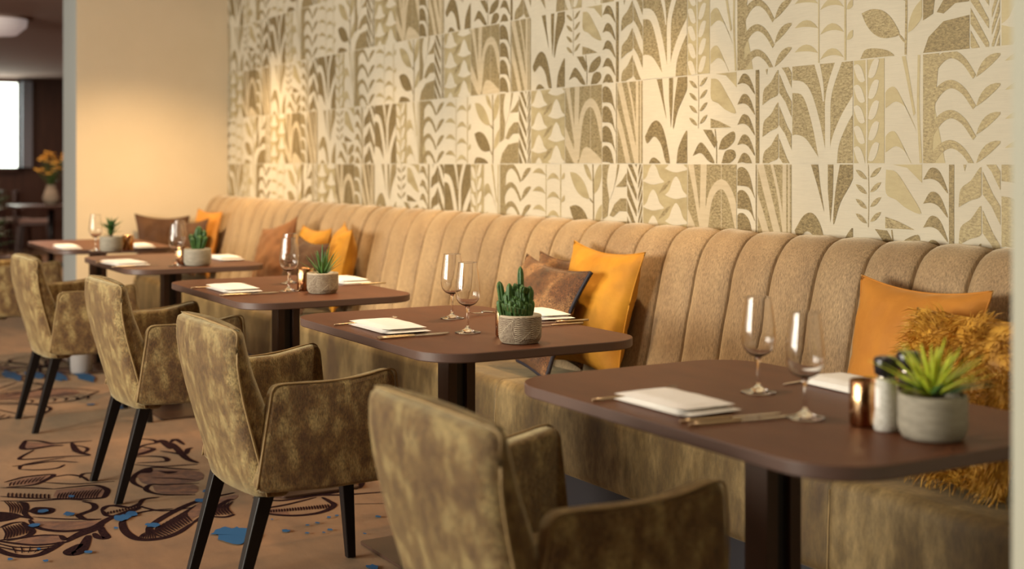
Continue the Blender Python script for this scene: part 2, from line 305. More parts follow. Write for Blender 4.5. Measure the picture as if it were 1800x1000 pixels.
art = [
 (B_, [(-80, 780), (40, 850), (200, 885), (350, 872), (480, 815), (600, 745)], 1.5), (B_, [(-60, 735), (100, 760), (300, 780), (480, 770), (560, 752)], .9),
 (B_, [(60, 742), (200, 715), (380, 690), (560, 690)], .9), (B_, [(-40, 790), (200, 835), (400, 820), (520, 790)], .6), (B_, [(-40, 760), (150, 800), (420, 798), (540, 770)], .6),
 (B_, [(0, 565), (80, 530), (180, 515), (300, 535)], 1.2), (B_, [(150, 385), (225, 392), (240, 440), (230, 490), (300, 545)], 1.1),
 (B_, [(270, 545), (350, 620), (550, 652), (750, 640), (880, 605), (960, 545)], 1.2), (B_, [(300, 520), (600, 540), (900, 540)], .7),
 (B_, [(0, 372), (300, 372), (600, 355), (850, 372)], .9), (B_, [(760, 375), (860, 400), (870, 445), (760, 490), (730, 510), (800, 545), (940, 540)], 1.2),
 (B_, [(0, 620), (100, 580), (210, 565)], .9), (B_, [(210, 565), (300, 655), (200, 712), (0, 735)], 1.2),
 (B_, [(560, 690), (620, 730), (750, 665), (900, 600), (990, 545), (1120, 490), (1320, 420)], 1.5), (B_, [(600, 760), (720, 700), (880, 640), (960, 590)], 1.0),
 (B_, [(820, 690), (790, 760), (750, 830), (680, 862), (640, 840), (700, 800), (750, 770)], 2.0), (B_, [(870, 670), (910, 710), (985, 712), (945, 650), (940, 610)], 1.4),
 (B_, [(940, 460), (980, 425), (1060, 415), (1200, 430), (1320, 380)], 1.2), (B_, [(940, 460), (1000, 510), (1150, 490), (1300, 440)], 1.0),
 (B_, [(500, 262), (700, 240), (880, 228), (985, 262), (980, 310), (930, 345), (700, 352), (480, 350)], 1.1),
 (B_, [(40, 200), (150, 170), (250, 148), (490, 128), (420, 180), (300, 225), (60, 245)], 1.1), (B_, [(180, 80), (200, 45), (350, 10), (600, -30)], .9), (B_, [(180, 80), (350, 85), (520, 70), (600, 35)], .9),
 (B_, [(0, 250), (300, 252), (500, 262)], .9), (B_, [(0, 330), (250, 345), (480, 350)], .8), (B_, [(500, 150), (640, 130), (760, 150), (820, 190)], .8), (B_, [(740, 160), (770, 120), (900, 110)], .8), (B_, [(400, 200), (700, 215), (1060, 190)], .7),
 (C_, [(100, 860), (75, 900), (110, 980), (220, 1040), (400, 1035), (560, 985), (690, 900)], 1.5), (C_, [(300, 990), (330, 920), (500, 810), (750, 700), (1060, 630)], 1.4), (C_, [(100, 860), (250, 800), (520, 770)], .8),
 (C_, [(690, 900), (840, 800), (1000, 700), (1060, 690)], 1.1), (C_, [(850, 840), (980, 845), (1060, 820)], 1), (C_, [(220, 750), (260, 690), (400, 670)], .9), (C_, [(220, 750), (420, 790), (700, 760)], .8),
 (C_, [(750, 550), (450, 560), (330, 560), (280, 595), (330, 630), (460, 650), (720, 650)], 1.0), (C_, [(270, 595), (180, 550), (165, 510), (210, 460), (330, 410), (560, 420), (750, 430)], 1.1),
 (C_, [(330, 500), (520, 505), (720, 520)], .7), (C_, [(190, 155), (330, 165), (380, 190), (260, 215), (180, 260)], 1.2), (C_, [(390, 180), (500, 200), (560, 250), (640, 330), (740, 370)], 1.6),
 (C_, [(410, 265), (520, 280), (600, 300), (680, 350)], 1.1), (C_, [(150, 320), (300, 310), (440, 320), (470, 350), (400, 360), (200, 370)], 1.1), (C_, [(140, 300), (250, 280), (340, 250), (330, 235)], 1.0), (C_, [(640, 290), (650, 250), (690, 235)], 1.2),
 (C_, [(130, 380), (400, 400), (600, 390), (740, 380)], .8), (C_, [(500, 190), (540, 160), (620, 210)], 1.2),
 (D_, [(215, 400), (300, 370), (420, 350), (560, 320), (800, 260)], .9), (D_, [(215, 400), (330, 435), (560, 450), (780, 430), (920, 390), (985, 340), (930, 300), (860, 260)], 1.2),
 (D_, [(140, 265), (400, 295), (620, 270), (820, 240), (1080, 235), (1500, 205)], 1.2), (D_, [(150, 240), (400, 200), (780, 150), (900, 130)], .8), (D_, [(780, 140), (830, 200), (880, 220), (1060, 200)], 2.0), (D_, [(1200, 330), (1500, 325)], .8), (D_, [(1210, 80), (1270, 110), (1240, 160), (1190, 150)], 1.2), (D_, [(840, 230), (900, 190), (1020, 160), (1050, 130)], .8),
 (A_, [(250, 745), (215, 820), (300, 830), (500, 800), (620, 795)], 1.5), (A_, [(250, 745), (380, 752), (500, 775), (620, 770), (900, 750)], 1.2), (A_, [(700, 770), (740, 840), (800, 870), (880, 890)], 1.5), (A_, [(330, 840), (190, 920), (280, 930), (600, 905), (880, 895)], 1.0), (A_, [(720, 790), (850, 820), (820, 860), (700, 850)], .8),
 (A_, [(1290, 905), (1420, 870), (1500, 830), (1400, 810)], 1.2), (A_, [(1560, 740), (1600, 760), (1667, 830)], 1.8), (A_, [(120, 1000), (300, 980), (520, 950), (760, 960)], 1.0)]
for f_, L_2, ww in art: ribbon(f_(L_2), LW * ww)
for f_, L_2 in ((B_, [(255, 470), (330, 430), (500, 440), (480, 485), (350, 500)]), (B_, [(-50, 470), (100, 480), (200, 510), (100, 550), (-50, 560)]), (C_, [(215, 460), (330, 415), (330, 455)]), (C_, [(380, 440), (560, 445), (480, 465)])):
    patch(f_(L_2), 1, .0007)
for f_, L_2 in ((B_, [(320, 560), (600, 560), (900, 560), (800, 620), (500, 640), (350, 600)]), (B_, [(120, 760), (300, 705), (550, 695), (580, 745), (350, 775)]), (C_, [(340, 570), (600, 555), (730, 570), (700, 640), (400, 635)]), (C_, [(750, 720), (1060, 650), (1060, 690), (850, 780), (600, 900), (450, 930)]), (B_, [(520, 270), (880, 240), (970, 280), (900, 340), (520, 345)]),
                (B_, [(60, 210), (250, 160), (470, 140), (300, 220)]), (D_, [(160, 255), (500, 200), (780, 165), (820, 230), (500, 275)]), (C_, [(200, 480), (330, 430), (740, 440), (740, 530), (300, 560)]), (A_, [(260, 760), (480, 780), (560, 800), (250, 825)]), (D_, [(230, 400), (420, 375), (520, 440), (330, 430)]), (A_, [(1350, 830), (1500, 830), (1400, 870), (1300, 890)])):
    patch(f_(L_2), 2, .0004)
def hatch(f_, P0, P1, Q0, Q1, n, w=.6, bend=.25):
    for i in range(n):
        t = (i + .5) / n; a = (P0[0] + (P1[0] - P0[0]) * t, P0[1] + (P1[1] - P0[1]) * t); c = (Q0[0] + (Q1[0] - Q0[0]) * t, Q0[1] + (Q1[1] - Q0[1]) * t)
        m = ((a[0] + c[0]) / 2 + (c[1] - a[1]) * bend, (a[1] + c[1]) / 2)
        ribbon(f_([a, m, c]), LW * w * .48, n=3)
hatch(B_, (10, 620), (230, 570), (20, 735), (290, 665), 9, .8); hatch(B_, (20, 370), (230, 395), (80, 480), (240, 500), 7, .6)
hatch(B_, (520, 350), (900, 348), (540, 300), (960, 260), 15, .7, .1); hatch(B_, (70, 240), (380, 190), (90, 200), (440, 140), 9, .7, .1); hatch(B_, (60, 345), (470, 350), (60, 295), (470, 310), 11, .7, .1)
hatch(C_, (330, 960), (740, 730), (430, 1035), (700, 880), 13, 1.1, -.5); hatch(C_, (850, 780), (1060, 700), (860, 835), (1060, 820), 7, .9, -.4); hatch(C_, (240, 1000), (330, 940), (200, 1035), (380, 1035), 8, .6, .1)
hatch(D_, (260, 400), (930, 330), (260, 425), (950, 375), 24, .7, .05); hatch(B_, (960, 505), (1300, 440), (960, 480), (1280, 410), 12, .6, .1); hatch(B_, (60, 790), (500, 800), (120, 860), (400, 850), 5, .5, .1)
# further blooms woven down the room
random.seed(5)
def bloom(cx, cy, s, rot):
    n = 6
    for k in range(n):
        a = rot + 2 * pi * k / n + random.uniform(-.15, .15); L = s * random.uniform(.8, 1.15); wd = .34 * L; ca, sa = cos(a), sin(a)
        def P(u, v): return (cx + ca * u - sa * v, cy + sa * u + ca * v)
        up = [P(.06 * L, 0), P(.35 * L, wd * .8), P(.75 * L, wd), P(L, .1 * L)]; dn = [P(.06 * L, 0), P(.35 * L, -wd * .7), P(.75 * L, -wd * .8), P(L, .1 * L)]
        ribbon(up, LW); ribbon(dn, LW); ribbon([P(.06 * L, 0), P(.5 * L, .03 * L), P(.9 * L, .05 * L)], LW * .7)
        if k % 2: patch([up[0], up[1], up[2], P(.8 * L, 0)], 2)
        for j in range(7):
            u = (.35 + .08 * j) * L; ribbon([P(u, -.03 * L), P(u + .07 * L, -.35 * wd), P(u + .05 * L, -.7 * wd)], LW * .55, n=3)
    patch([(cx + .12 * s * cos(t), cy + .12 * s * sin(t)) for t in (0, 1, 2, 3, 4, 5.2)], 1, .0007)
for bx, by, s_, r_ in ((-7.35, .95, .62, .3), (-8.4, 1.55, .55, 1.1), (-8.7, .7, .6, 2), (-3.35, .5, .5, .4), (-10.5, .9, .8, .2), (-12.6, 1.7, .9, .7), (-3.6, -.9, .8, 1), (-6.2, -.8, .8, 2), (-1.5, .4, .5, .2), (-14.5, 2.6, .9, 1), (-9.6, -.9, .8, .3)):
    bloom(bx, by, s_, r_)
def splat(cx, cy, sx, sy, n=26, seed=1):
    random.seed(seed); patch([(cx + sx * cos(t * 2 * pi / n) * random.uniform(.62, 1.12), cy + sy * sin(t * 2 * pi / n) * random.uniform(.6, 1.1)) for t in range(n)], 3, .0012, 2)
sp = floor_pt(416, 943); splat(sp[0], sp[1], .115, .085, seed=3)
for x, y, s_ in ((365, 865, .03), (352, 881, .035), (503, 935, .022), (541, 925, .012), (558, 921, .012), (580, 933, .014), (569, 938, .01), (478, 915, .008), (540, 939, .012), (578, 911, .012), (641, 940, .01), (120, 905, .03), (75, 900, .03), (60, 925, .03), (215, 912, .05), (230, 905, .035), (155, 972, .02), (80, 988, .014), (68, 967, .012), (18, 985, .014), (268, 925, .035), (204, 930, .015), (205, 717, .07), (160, 712, .03), (125, 874, .02), (655, 999, .03), (592, 908, .012), (665, 910, .016)):
    q = floor_pt(x, y); splat(q[0], q[1], s_, s_ * .7, 12, int(x))
for x, y in ((20, 661), (60, 660), (100, 662), (150, 664)):
    q = floor_pt(x, y); splat(q[0], q[1], .22, .05, 14, int(x))
struct('floor', fl.V, fl.F, [M['carpet'], M['ink'], M['shade_ink'], M['blue']], mi=fl.mi)
# ---- ceiling
struct('ceiling', *box(FARX, 3, -4.5, 6, CEIL, CEIL + .1), M['ceiling'])

# ---- papered wall: foil leaf motifs printed on cream, part of the wall mesh
MODW = .288; ROWH = .335
wl = MB(); wl.add(*box(-9.92, 3, WY, WY + .18, 0, CEIL), 0)
def clip(P, x0, x1, y0, y1):
    def cut(P, ins, inter):
        out = []
        for i in range(len(P)):
            a, c = P[i - 1], P[i]; ia, ic = ins(a), ins(c)
            if ia != ic: out.append(inter(a, c))
            if ic: out.append(c)
        return out
    for ax, lim, sgn in ((0, x0, 1), (0, x1, -1), (1, y0, 1), (1, y1, -1)):
        if len(P) < 3: return []
        P = cut(P, lambda p: (p[ax] - lim) * sgn >= 0, lambda a, c: tuple(a[i] + (c[i] - a[i]) * ((lim - a[ax]) / (c[ax] - a[ax])) if i != ax else lim for i in (0, 1)))
    return P
def sm(P, n=4, close=True):
    Q = catmull([(p[0], p[1], 0) for p in P] + ([(P[0][0], P[0][1], 0)] if close else []), n)
    return [(q.x, q.y) for q in (Q[:-1] if close else Q)]
def leaf(a, c, w, bend=0, n=6):
    ax, ay = c[0] - a[0], c[1] - a[1]; L = sqrt(ax * ax + ay * ay); nx, ny = -ay / L, ax / L; up = []; dn = []
    for i in range(n + 1):
        t = i / n; mx, my = a[0] + ax * t + nx * bend * 4 * t * (1 - t), a[1] + ay * t + ny * bend * 4 * t * (1 - t); h = w * sin(pi * t) ** .8
        up.append((mx + nx * h, my + ny * h)); dn.append((mx - nx * h, my - ny * h))
    return up + dn[::-1][1:-1]
def stroke(P, w0, w1=None, n=5):
    w1 = w0 if w1 is None else w1; Q = catmull([(p[0], p[1], 0) for p in P], n); m = len(Q); up = []; dn = []
    for i, q in enumerate(Q):
        t = (Q[min(i + 1, m - 1)] - Q[max(i - 1, 0)]).normalized(); h = (w0 + (w1 - w0) * i / (m - 1)) / 2
        up.append((q.x - t.y * h, q.y + t.x * h)); dn.append((q.x + t.y * h, q.y - t.x * h))
    return up + dn[::-1]
G, K, SG = 1, 2, 3     # foil, cream over foil, soft gold
FULL = [(0, 0), (1, 0), (1, 1), (0, 1)]
T = {}
T['A'] = [(SG, sm(leaf((.13, .90), (.66, .56), .105))), (G, sm(leaf((.12, .44), (.68, .20), .125))), (G, leaf((.66, .57), (.78, .50), .012)), (G, leaf((.66, .21), (.78, .10), .012)), (G, sm([(.10, .0), (.2, .09), (.5, .06), (.6, -.03)])), (SG, leaf((.50, 1.04), (.74, .78), .05)), (SG, leaf((.80, .62), (.98, 1.02), .09)), (SG, leaf((.80, .20), (1.06, .52), .07)), (G, stroke([(.77, 0), (.78, .5), (.76, 1)], .03))]
T['B'] = [(G, [(0, .30), (.22, .35), (.3, .62), (.3, 1), (0, 1)]), (K, sm([(.3, .55), (.5, .72), (.62, 1.05), (.34, 1.02), (.2, .8)])), (G, sm([(.28, .6), (.5, .72), (.72, 1.02), (.55, 1.02), (.36, .85)])), (G, sm([(.55, .72), (.8, .80), (1.03, .9), (1.02, .74), (.75, .72)])), (G, [(.3, .36), (.5, .50), (.75, .58), (1, .58), (1, .42), (.7, .42), (.45, .34)]), (G, [(.0, .0), (.12, .14), (.45, .27), (1, .30), (1, 0)])]
T['C'] = [(G, [(.0, y + .26), (.0, y + .12), (.62, y - .14), (.62, y - .06)]) for y in (-.1, .1, .3, .5, .7, .9, 1.1)] + [(G, [(.98, y + .2), (.98, y + .1), (.72, y - .1), (.72, y - .03)]) for y in (-.1, .05, .2, .35, .5, .65, .8, .95, 1.1)]
def bell(cx, y, w, h): return sm([(cx + w * u, y + h * v) for u, v in ((-1, .05), (-.62, .28), (-.34, .74), (0, 1.0), (.34, .74), (.62, .28), (1, .02), (.5, -.08), (0, -.14), (-.5, -.08))])
T['D'] = [(SG, FULL)] + [(K, bell(.24, y, .25, .22)) for y in (-.14, .17, .48, .79)] + [(K, bell(.76, y, .25, .23)) for y in (-.30, .01, .32, .63, .94)] + [(G, sm([(.36, y), (.5, y + .05), (.64, y + .16), (.5, y + .12)])) for y in (.05, .35, .65)]
T['E'] = [(G, FULL), (SG, [(.55, .45), (1, .5), (1, 1), (.55, 1)]), (K, stroke([(.30, 0), (.31, .35), (.34, 1.02)], .10, .13)), (K, stroke([(.27, .3), (.16, .7), (.06, 1.02)], .05, .12)), (K, stroke([(.28, .05), (.10, .25), (-.05, .42)], .12, .18)),
            (K, stroke([(.34, .05), (.46, .6), (.68, .78), (.88, .66), (1.04, .30)], .09, .13)), (K, sm([(.36, -.03), (.5, .18), (.66, .20), (.95, .07), (1.03, -.03)])), (K, stroke([(.70, 0), (.70, 1)], .012))]
T['F'] = [(G, sm([(0, y), (.0, y + .17), (.3, y + .20), (.62, y + .12), (.82, y - .06), (.9, y - .13), (.6, y - .02)])) for y in (.02, .27, .52, .77)] + [(G, stroke([(.97, 0), (.97, 1)], .05))]
T['G'] = [(G, FULL), (K, stroke([(.05, 1.05), (.40, .55), (.78, .02)], .17)), (K, stroke([(-.1, .68), (.2, .35), (.48, -.05)], .16)), (K, stroke([(.40, 1.05), (.62, .7), (.78, .3)], .07)), (K, stroke([(.80, 0), (.80, 1)], .11)), (K, stroke([(.93, 0), (.93, 1)], .05))]
T['H'] = [(G, [(.32, 1), (.42, .8), (.54, .52), (.47, .8), (.44, 1)]), (G, [(.60, 1), (.60, .75), (.64, .42), (.68, .7), (.69, 1)]), (G, sm([(.80, 1.02), (.72, .72), (.69, .40), (.80, .62), (1.0, .86), (1.0, 1.02)])), (G, sm([(.04, .32), (.2, .48), (.36, .50), (.5, .35), (.62, .0), (.52, .02), (.42, .22), (.26, .32), (.1, .24)])), (G, sm([(.76, -.02), (.82, .2), (1.02, .38), (1.02, -.02)])), (G, sm([(.12, -.02), (.2, .06), (.3, .06), (.42, -.02)]))]
def fern(k, cx=.5, n=5, y0=.06, sc=1, w=.05, st=.02):
    out = [(k, stroke([(cx, 0), (cx + .02, .5), (cx, 1)], st))]
    for i in range(n):
        y = y0 + i * (1 - y0) / n; out += [(k, leaf((cx - .04, y), (cx - .42 * sc, y + .15), w)), (k, leaf((cx + .06, y + .03), (cx + .42 * sc, y + .19), w))]
    return out
T['I'] = fern(G, .48, 4, .06, 1, .045)
T['J'] = [(SG, sm([(.02, .92), (.3, .88), (.62, .62), (.98, .26), (.6, .32), (.3, .45), (.02, .55)])), (G, [(0, .18), (.35, .12), (.8, 0), (0, 0)]), (SG, [(.2, 1), (.6, .95), (1, .72), (1, 1)])]
T['P'] = [(G, [(.32, 1), (.5, .98), (.62, .62), (.56, .44)]), (G, sm([(.10, .22), (.26, .62), (.42, .40), (.56, .02), (.44, .06), (.28, .30)])), (G, sm([(.64, .40), (.72, .72), (.94, .92), (.96, .66), (.8, .42)])), (G, sm([(.70, .0), (.78, .35), (.94, .38), (.98, .18), (.84, -.02)])), (G, stroke([(.60, 0), (.60, .5), (.57, 1)], .018))]
T['K'] = [(G, sm([(0, y + .02), (.25, y + .13), (.55, y + .09), (.8, y - .10), (.5, y + .0), (.25, y + .03)])) for y in (-.02, .18, .40, .62, .84)] + [(G, stroke([(.91, 0), (.91, 1)], .16))]
T['L'] = [(G, sm([(.12, y), (.2, y + .16), (.6, y + .24), (1.02, y + .36), (1.02, y + .12), (.55, y + .06)])) for y in (-.05, .28, .62)] + [(G, [(.3, 1), (.42, 1), (.36, .94)])]
T['O2'] = [(G, [(0, y + .26), (.5, y + .16), (1, y), (1, y + .16), (.6, y + .26), (0, y + .46)]) for y in (-.2, .14, .48, .78)]
T['V'] = [(G, FULL), (K, stroke([(-.05, .80), (.22, .74), (.40, .42), (.54, -.03)], .13)), (K, stroke([(.80, 1.05), (.62, .7), (.60, .35), (.60, -.03)], .10, .08)), (K, stroke([(1.05, .62), (.86, .42), (.72, .2), (.68, -.03)], .13)), (K, stroke([(.42, 1.02), (.50, .8), (.53, .62)], .09, .02)), (K, sm([(-.03, -.05), (-.03, .26), (.16, .28), (.32, .18), (.47, -.03)])), (G, sm([(.06, -.02), (.06, .08), (.2, .06), (.3, -.02)]))]
T['W'] = [(SG, FULL)] + fern(K, .42, 5, .0, 1.0, .075, .05)
T['M'] = [(SG, sm([(0, y), (.0, y + .15), (.25, y + .2), (.5, y + .05), (.85, y - .22), (.6, y - .02), (.3, y + .06)])) for y in (.10, .52)] + [(SG, stroke([(.5, 1.02), (.62, .8), (.80, .45)], .10, .06)), (SG, stroke([(.92, 1), (.9, .5), (.97, 0)], .07))]
T['N'] = [(G, [(0, 0), (.12, 0), (.16, .5), (.22, 1), (0, 1)]), (SG, [(.0, 0), (.3, 0), (.16, .5)])] + [(G, stroke([(.06, y - .20), (.22, y - .04), (.38, y + .01), (.54, y - .06), (.68, y - .21)], .10, .05)) for y in (.16, .43, .70, .97)] + [(G, leaf((.70, y - .02), (1.02, y + .17), .045, .03)) for y in (.02, .27, .52, .78)]
T['O'] = [(SG, leaf((.44, y), (.04, y + .03), .035, -.05)) for y in (.1, .35, .6, .85)] + [(SG, leaf((.47, y), (.86, y + .0), .035, .07)) for y in (.03, .28, .53, .78)] + [(SG, stroke([(.45, 0), (.45, 1)], .02)), (SG, stroke([(.88, 0), (.88, 1)], .03))] + [(SG, leaf((.90, y), (1.03, y + .09), .035)) for y in (.2, .5, .8)]
SEQ = [('A', 0, 1, 0, 1), ('B', 1, 1.62, 0, 1), ('C', 1.62, 2, 0, 1), ('D', 2, 3, 0, 1), ('E', 3, 4, 0, 1), ('F', 4, 4.38, 0, 1), ('G', 4.38, 5, 0, 1), ('H', 5, 6, 0, 1), ('I', 6, 6.47, .39, 1), ('J', 6.47, 7, .39, 1), ('P', 6, 7, 0, .39), ('K', 7, 7.43, 0, 1), ('L', 7.43, 7.77, 0, 1), ('O2', 7.77, 8, 0, 1), ('V', 8, 9, 0, 1), ('W', 9, 9.47, 0, 1), ('M', 9.47, 10, 0, 1), ('N', 10, 11, 0, 1), ('O', 11, 12, 0, 1)]
zoff = {SG: .0006, G: .0009, K: .0013}
cnt = 0
for row in range(-1, 5):
    zb = 1.25 - ROWH + row * ROWH
    for per in range(-3, 3):
        for nm, a0, a1, v0, v1 in SEQ:
            x0 = -4.809 - 3 * MODW * row + per * 12 * MODW + a0 * MODW; x1 = x0 + (a1 - a0) * MODW
            if x1 < EX - .01 or x0 > -1.0: continue
            g_ = .0022; xa, xb = x0 + g_, x1 - g_; za, zc = zb + v0 * ROWH + g_, zb + v1 * ROWH - g_
            xb_, xa_ = min(xb, -1.0), max(xa, EX)
            if zc < .9 or xb_ - xa_ < .01: continue
            for k, P in T[nm]:
                Q = [(xa + p[0] * (xb - xa), za + p[1] * (zc - za)) for p in P]
                Q = clip(Q, xa_, xb_, max(za, .9), min(zc, CEIL))
                if len(Q) >= 3: cnt += 1; wl.add([(q[0], WY - zoff[k] - (cnt % 40) * .000008, q[1]) for q in Q], [tuple(range(len(Q)))], (3 if (per * 7 + row * 5 + ord(nm[0]) * 3) % 5 < 2 else 1) if k == G else 2 if k == SG else (4 if nm in 'EG' else 0))
struct('wall_back', wl.V, wl.F, [M['paper'], M['foil'], M['foil_soft'], M['foil_dark'], M['paper_beige']], mi=wl.mi)
# ---- end wall and near return wall of the alcove, outer walls
struct('wall_left', *box(EX - .45, EX, 1.98, WY - .002, 0, CEIL), [M['white_wall'], M['daylight_grey']], mi=[0, 0, 1, 0, 0, 0])
struct('wall_right', *box(-1.17, -.95, 1.46, WY - .002, 0, CEIL), M['pale_paint'])
struct('wall_far', *box(FARX - .15, FARX, -4.5, 6, 0, CEIL), M['wall_dark'])
struct('wall_far_side', *box(FARX, -9.92, 6, 6.15, 0, CEIL), M['wall_dark'])
struct('wall_behind', *box(3, 3.15, -4.5, WY, 0, CEIL), M['side_wall'])
# window wall with openings filled by bright panes
wv = MB(); prev = FARX
for wx in (-10.6, -7.8, -5.6, -3.4):
    wv.add(*box(prev, wx - .8, -4.65, -4.5, 0, CEIL)); wv.add(*box(wx - .8, wx + .8, -4.65, -4.5, 0, .45)); wv.add(*box(wx - .8, wx + .8, -4.65, -4.5, 2.42, CEIL)); prev = wx + .8
wv.add(*box(prev, 3, -4.65, -4.5, 0, CEIL)); struct('wall_window_side', wv.V, wv.F, M['side_wall'])
for i, wx in enumerate((-10.6, -7.8, -5.6, -3.4)):
    o = struct('window_%d' % (i + 1), *box(wx - .8, wx + .8, -4.60, -4.58, .45, 2.42), emis('pane_%d' % i, (1, .97, .88), 1.0))
    fr = MB()
    for q in (-.8, -.03, .74): fr.add(*box(wx + q, wx + q + .06, -4.58, -4.52, .45, 2.42))
    for q in (.45, 1.4, 2.36): fr.add(*box(wx - .8, wx + .8, -4.58, -4.52, q, q + .06))
    fr.build('window_frame', M['dark_wood'], o, False)
# far bright window with a curtain
o = struct('window_5', *box(FARX + .01, FARX + .04, 1.7, 3.36, 1.2, 2.42), M['lit'])
fr = MB()
for q in (1.66, 3.34): fr.add(*box(FARX + .005, FARX + .09, q, q + .05, 1.15, 2.45))
fr.add(*box(FARX + .005, FARX + .09, 1.66, 3.39, 1.13, 1.2)); fr.build('window_frame', M['dark_wood'], o, False)
cv = []
for i in range(41):
    y = 3.38 + .15 * i / 40; cv.append((FARX + .16 + .035 * sin(i * .9), y))
V, F = [], []
for x, y in cv: V += [(x, y, 1.2), (x, y, 2.44), (x - .01, y, 1.2), (x - .01, y, 2.44)]
for i in range(40): F += [(4 * i, 4 * i + 4, 4 * i + 5, 4 * i + 1), (4 * i + 2, 4 * i + 3, 4 * i + 7, 4 * i + 6)]
props(mesh_obj('curtain', V, F, M['curtain']), 'narrow grey-blue curtain hanging beside the bright far window', 'curtain')
# bulkhead and round opal ceiling light of the far room
o = thing('ceiling_light', 'round pale opal ceiling light at the top left corner of the picture', 'ceiling light', (*floor_pt(-8, 30, CEIL), CEIL))
# floor_pt handles heights above eye level as well (both differences change sign)
mesh_obj('lamp_shade', *lathe([(.0, -.001), (.26, -.002), (.25, -.08), (.17, -.15), (.0, -.17)], 32), M['milk'], o); mesh_obj('lamp_base', *lathe([(.0, 0), (.3, 0), (.3, -.02), (.0, -.02)], 32), M['ceiling'], o)
q = floor_pt(103, 157, 2.42)
o = thing('ceiling_spotlight', 'small glowing warm spotlight below the ceiling beside the pale wall end', 'spotlight', (q[0], q[1], CEIL))
mesh_obj('lamp_housing', *lathe([(.05, 0), (.05, -.10), (.045, -.10), (.045, -.0)], 20, cap=False), M['dark_wood'], o); mesh_obj('lamp', *lathe([(.0, -.05), (.045, -.05), (.06, -.12), (.0, -.14)], 20), M['lampglow'], o)
q = floor_pt(43, 150, 2.46)
o = thing('ceiling_spotlight', 'faint dim spotlight on the ceiling right of the bright far window', 'spotlight', (q[0], q[1], CEIL))
mesh_obj('trim_ring', *lathe([(.06, 0), (.06, -.02), (.05, -.02), (.05, -.0)], 20, cap=False), M['steel'], o); mesh_obj('lamp', *lathe([(.0, -.01), (.05, -.01), (.05, -.03), (.0, -.03)], 20), M['milk'], o)

# ================================================================ BANQUETTE (two units meeting at a seam)
PITCH = .197; SEAM0 = -4.645
PROF = [(2.79, .40), (2.812, .47), (2.84, .59), (2.862, .70), (2.885, .80), (2.905, .88), (2.928, .935), (2.958, .975), (2.995, .995), (3.035, .992), (3.066, .965), (3.072, .90)]
def profile_pts():
    P = catmull([(0, a, b_) for a, b_ in PROF], 2); out = []
    for i, p in enumerate(P):
        t = (P[min(i + 1, len(P) - 1)] - P[max(i - 1, 0)]).normalized(); out.append((p.y, p.z, -t.z, t.y))
    return out
def banquette(x0, x1, label, seams):
    root = thing('banquette', label, 'banquette', ((x0 + x1) / 2, 2.7, 0), 0, None); ox = (x0 + x1) / 2; oy = 2.7
    PP = profile_pts(); rows = []
    k0 = math.ceil((x0 - SEAM0) / PITCH - 1e-6); edges = [x0] + [SEAM0 + PITCH * k for k in range(k0, k0 + 80) if x0 + .03 < SEAM0 + PITCH * k < x1 - .03] + [x1]
    for a, c in zip(edges, edges[1:]):
        TS = (0, .022, .030, .05, .09, .15, .24, .36, .5, .64, .76, .85, .91, .95, .970, .978)
        for i, t in enumerate(TS + ((1.0,) if c == x1 else ())):
            u = 2 * t - 1; bul = .022 * max(0, 1 - abs(u) ** 4) ** .7 - .032 * (abs(u) > .95)
            x = a + (c - a) * t; wob = .0025 * noise.noise(Vector((x * 9, 0, 0)))
            row = []
            for j, (y, z, ny, nz) in enumerate(PP):
                f = 1 - .55 * max(0, (j - 17)) / 6 if j > 17 else 1
                d_ = bul * f + wob + .003 * noise.noise(Vector((x * 14, z * 11, 3.0)))
                row.append((x - ox, min(y + ny * d_, 3.072) - oy, z + nz * d_))
            row += [(x - ox, 3.072 - oy, .40)]
            rows.append(row)
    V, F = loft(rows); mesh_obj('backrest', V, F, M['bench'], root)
    # seat: soft front edge, slightly crowned
    sp_ = round_poly([(2.37, .19), (2.375, .455), (2.82, .44), (2.82, .19)], .045, 5); rings = []
    xs = [x0 + .0005] + [x0 + (x1 - x0) * i / 60 for i in range(1, 60)] + [x1 - .0005]
    for s_ in seams: xs += [s_ - .012, s_ - .004, s_, s_ + .004, s_ + .012]
    for x in sorted(v for v in xs if x0 <= v <= x1):
        dip = .007 if any(abs(x - s_) < .002 for s_ in seams) else 0
        rings.append([(x - ox, y - oy + (dip if y < 2.4 else 0) + (.004 * noise.noise(Vector((x * 3, z * 4, 1))) if y < 2.4 else 0), z - (dip if z > .4 else 0) + (.006 * noise.noise(Vector((x * 3, y * 5, 7))) if z > .4 else 0)) for y, z in sp_])
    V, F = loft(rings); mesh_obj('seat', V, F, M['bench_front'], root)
    mesh_obj('plinth', *box(x0 - ox, x1 - ox, 2.46 - oy, 3.07 - oy, 0.001, .19), M['plinth'], root, False)
    for s_ in seams:
        mesh_obj('seat_seam', *tube([(s_ - ox, 2.368 - oy, .20), (s_ - ox, 2.371 - oy, .32), (s_ - ox, 2.376 - oy, .42)], .0022, 5, 2), M['chair_piping'], root)
    return root
banquette(-6.575, -1.175, 'long near stretch of channelled beige banquette under the leaf wallpaper', [-4.18, -2.46])
banquette(EX + .005, -6.578, 'far stretch of channelled beige banquette running into the pale end wall', [-8.2])

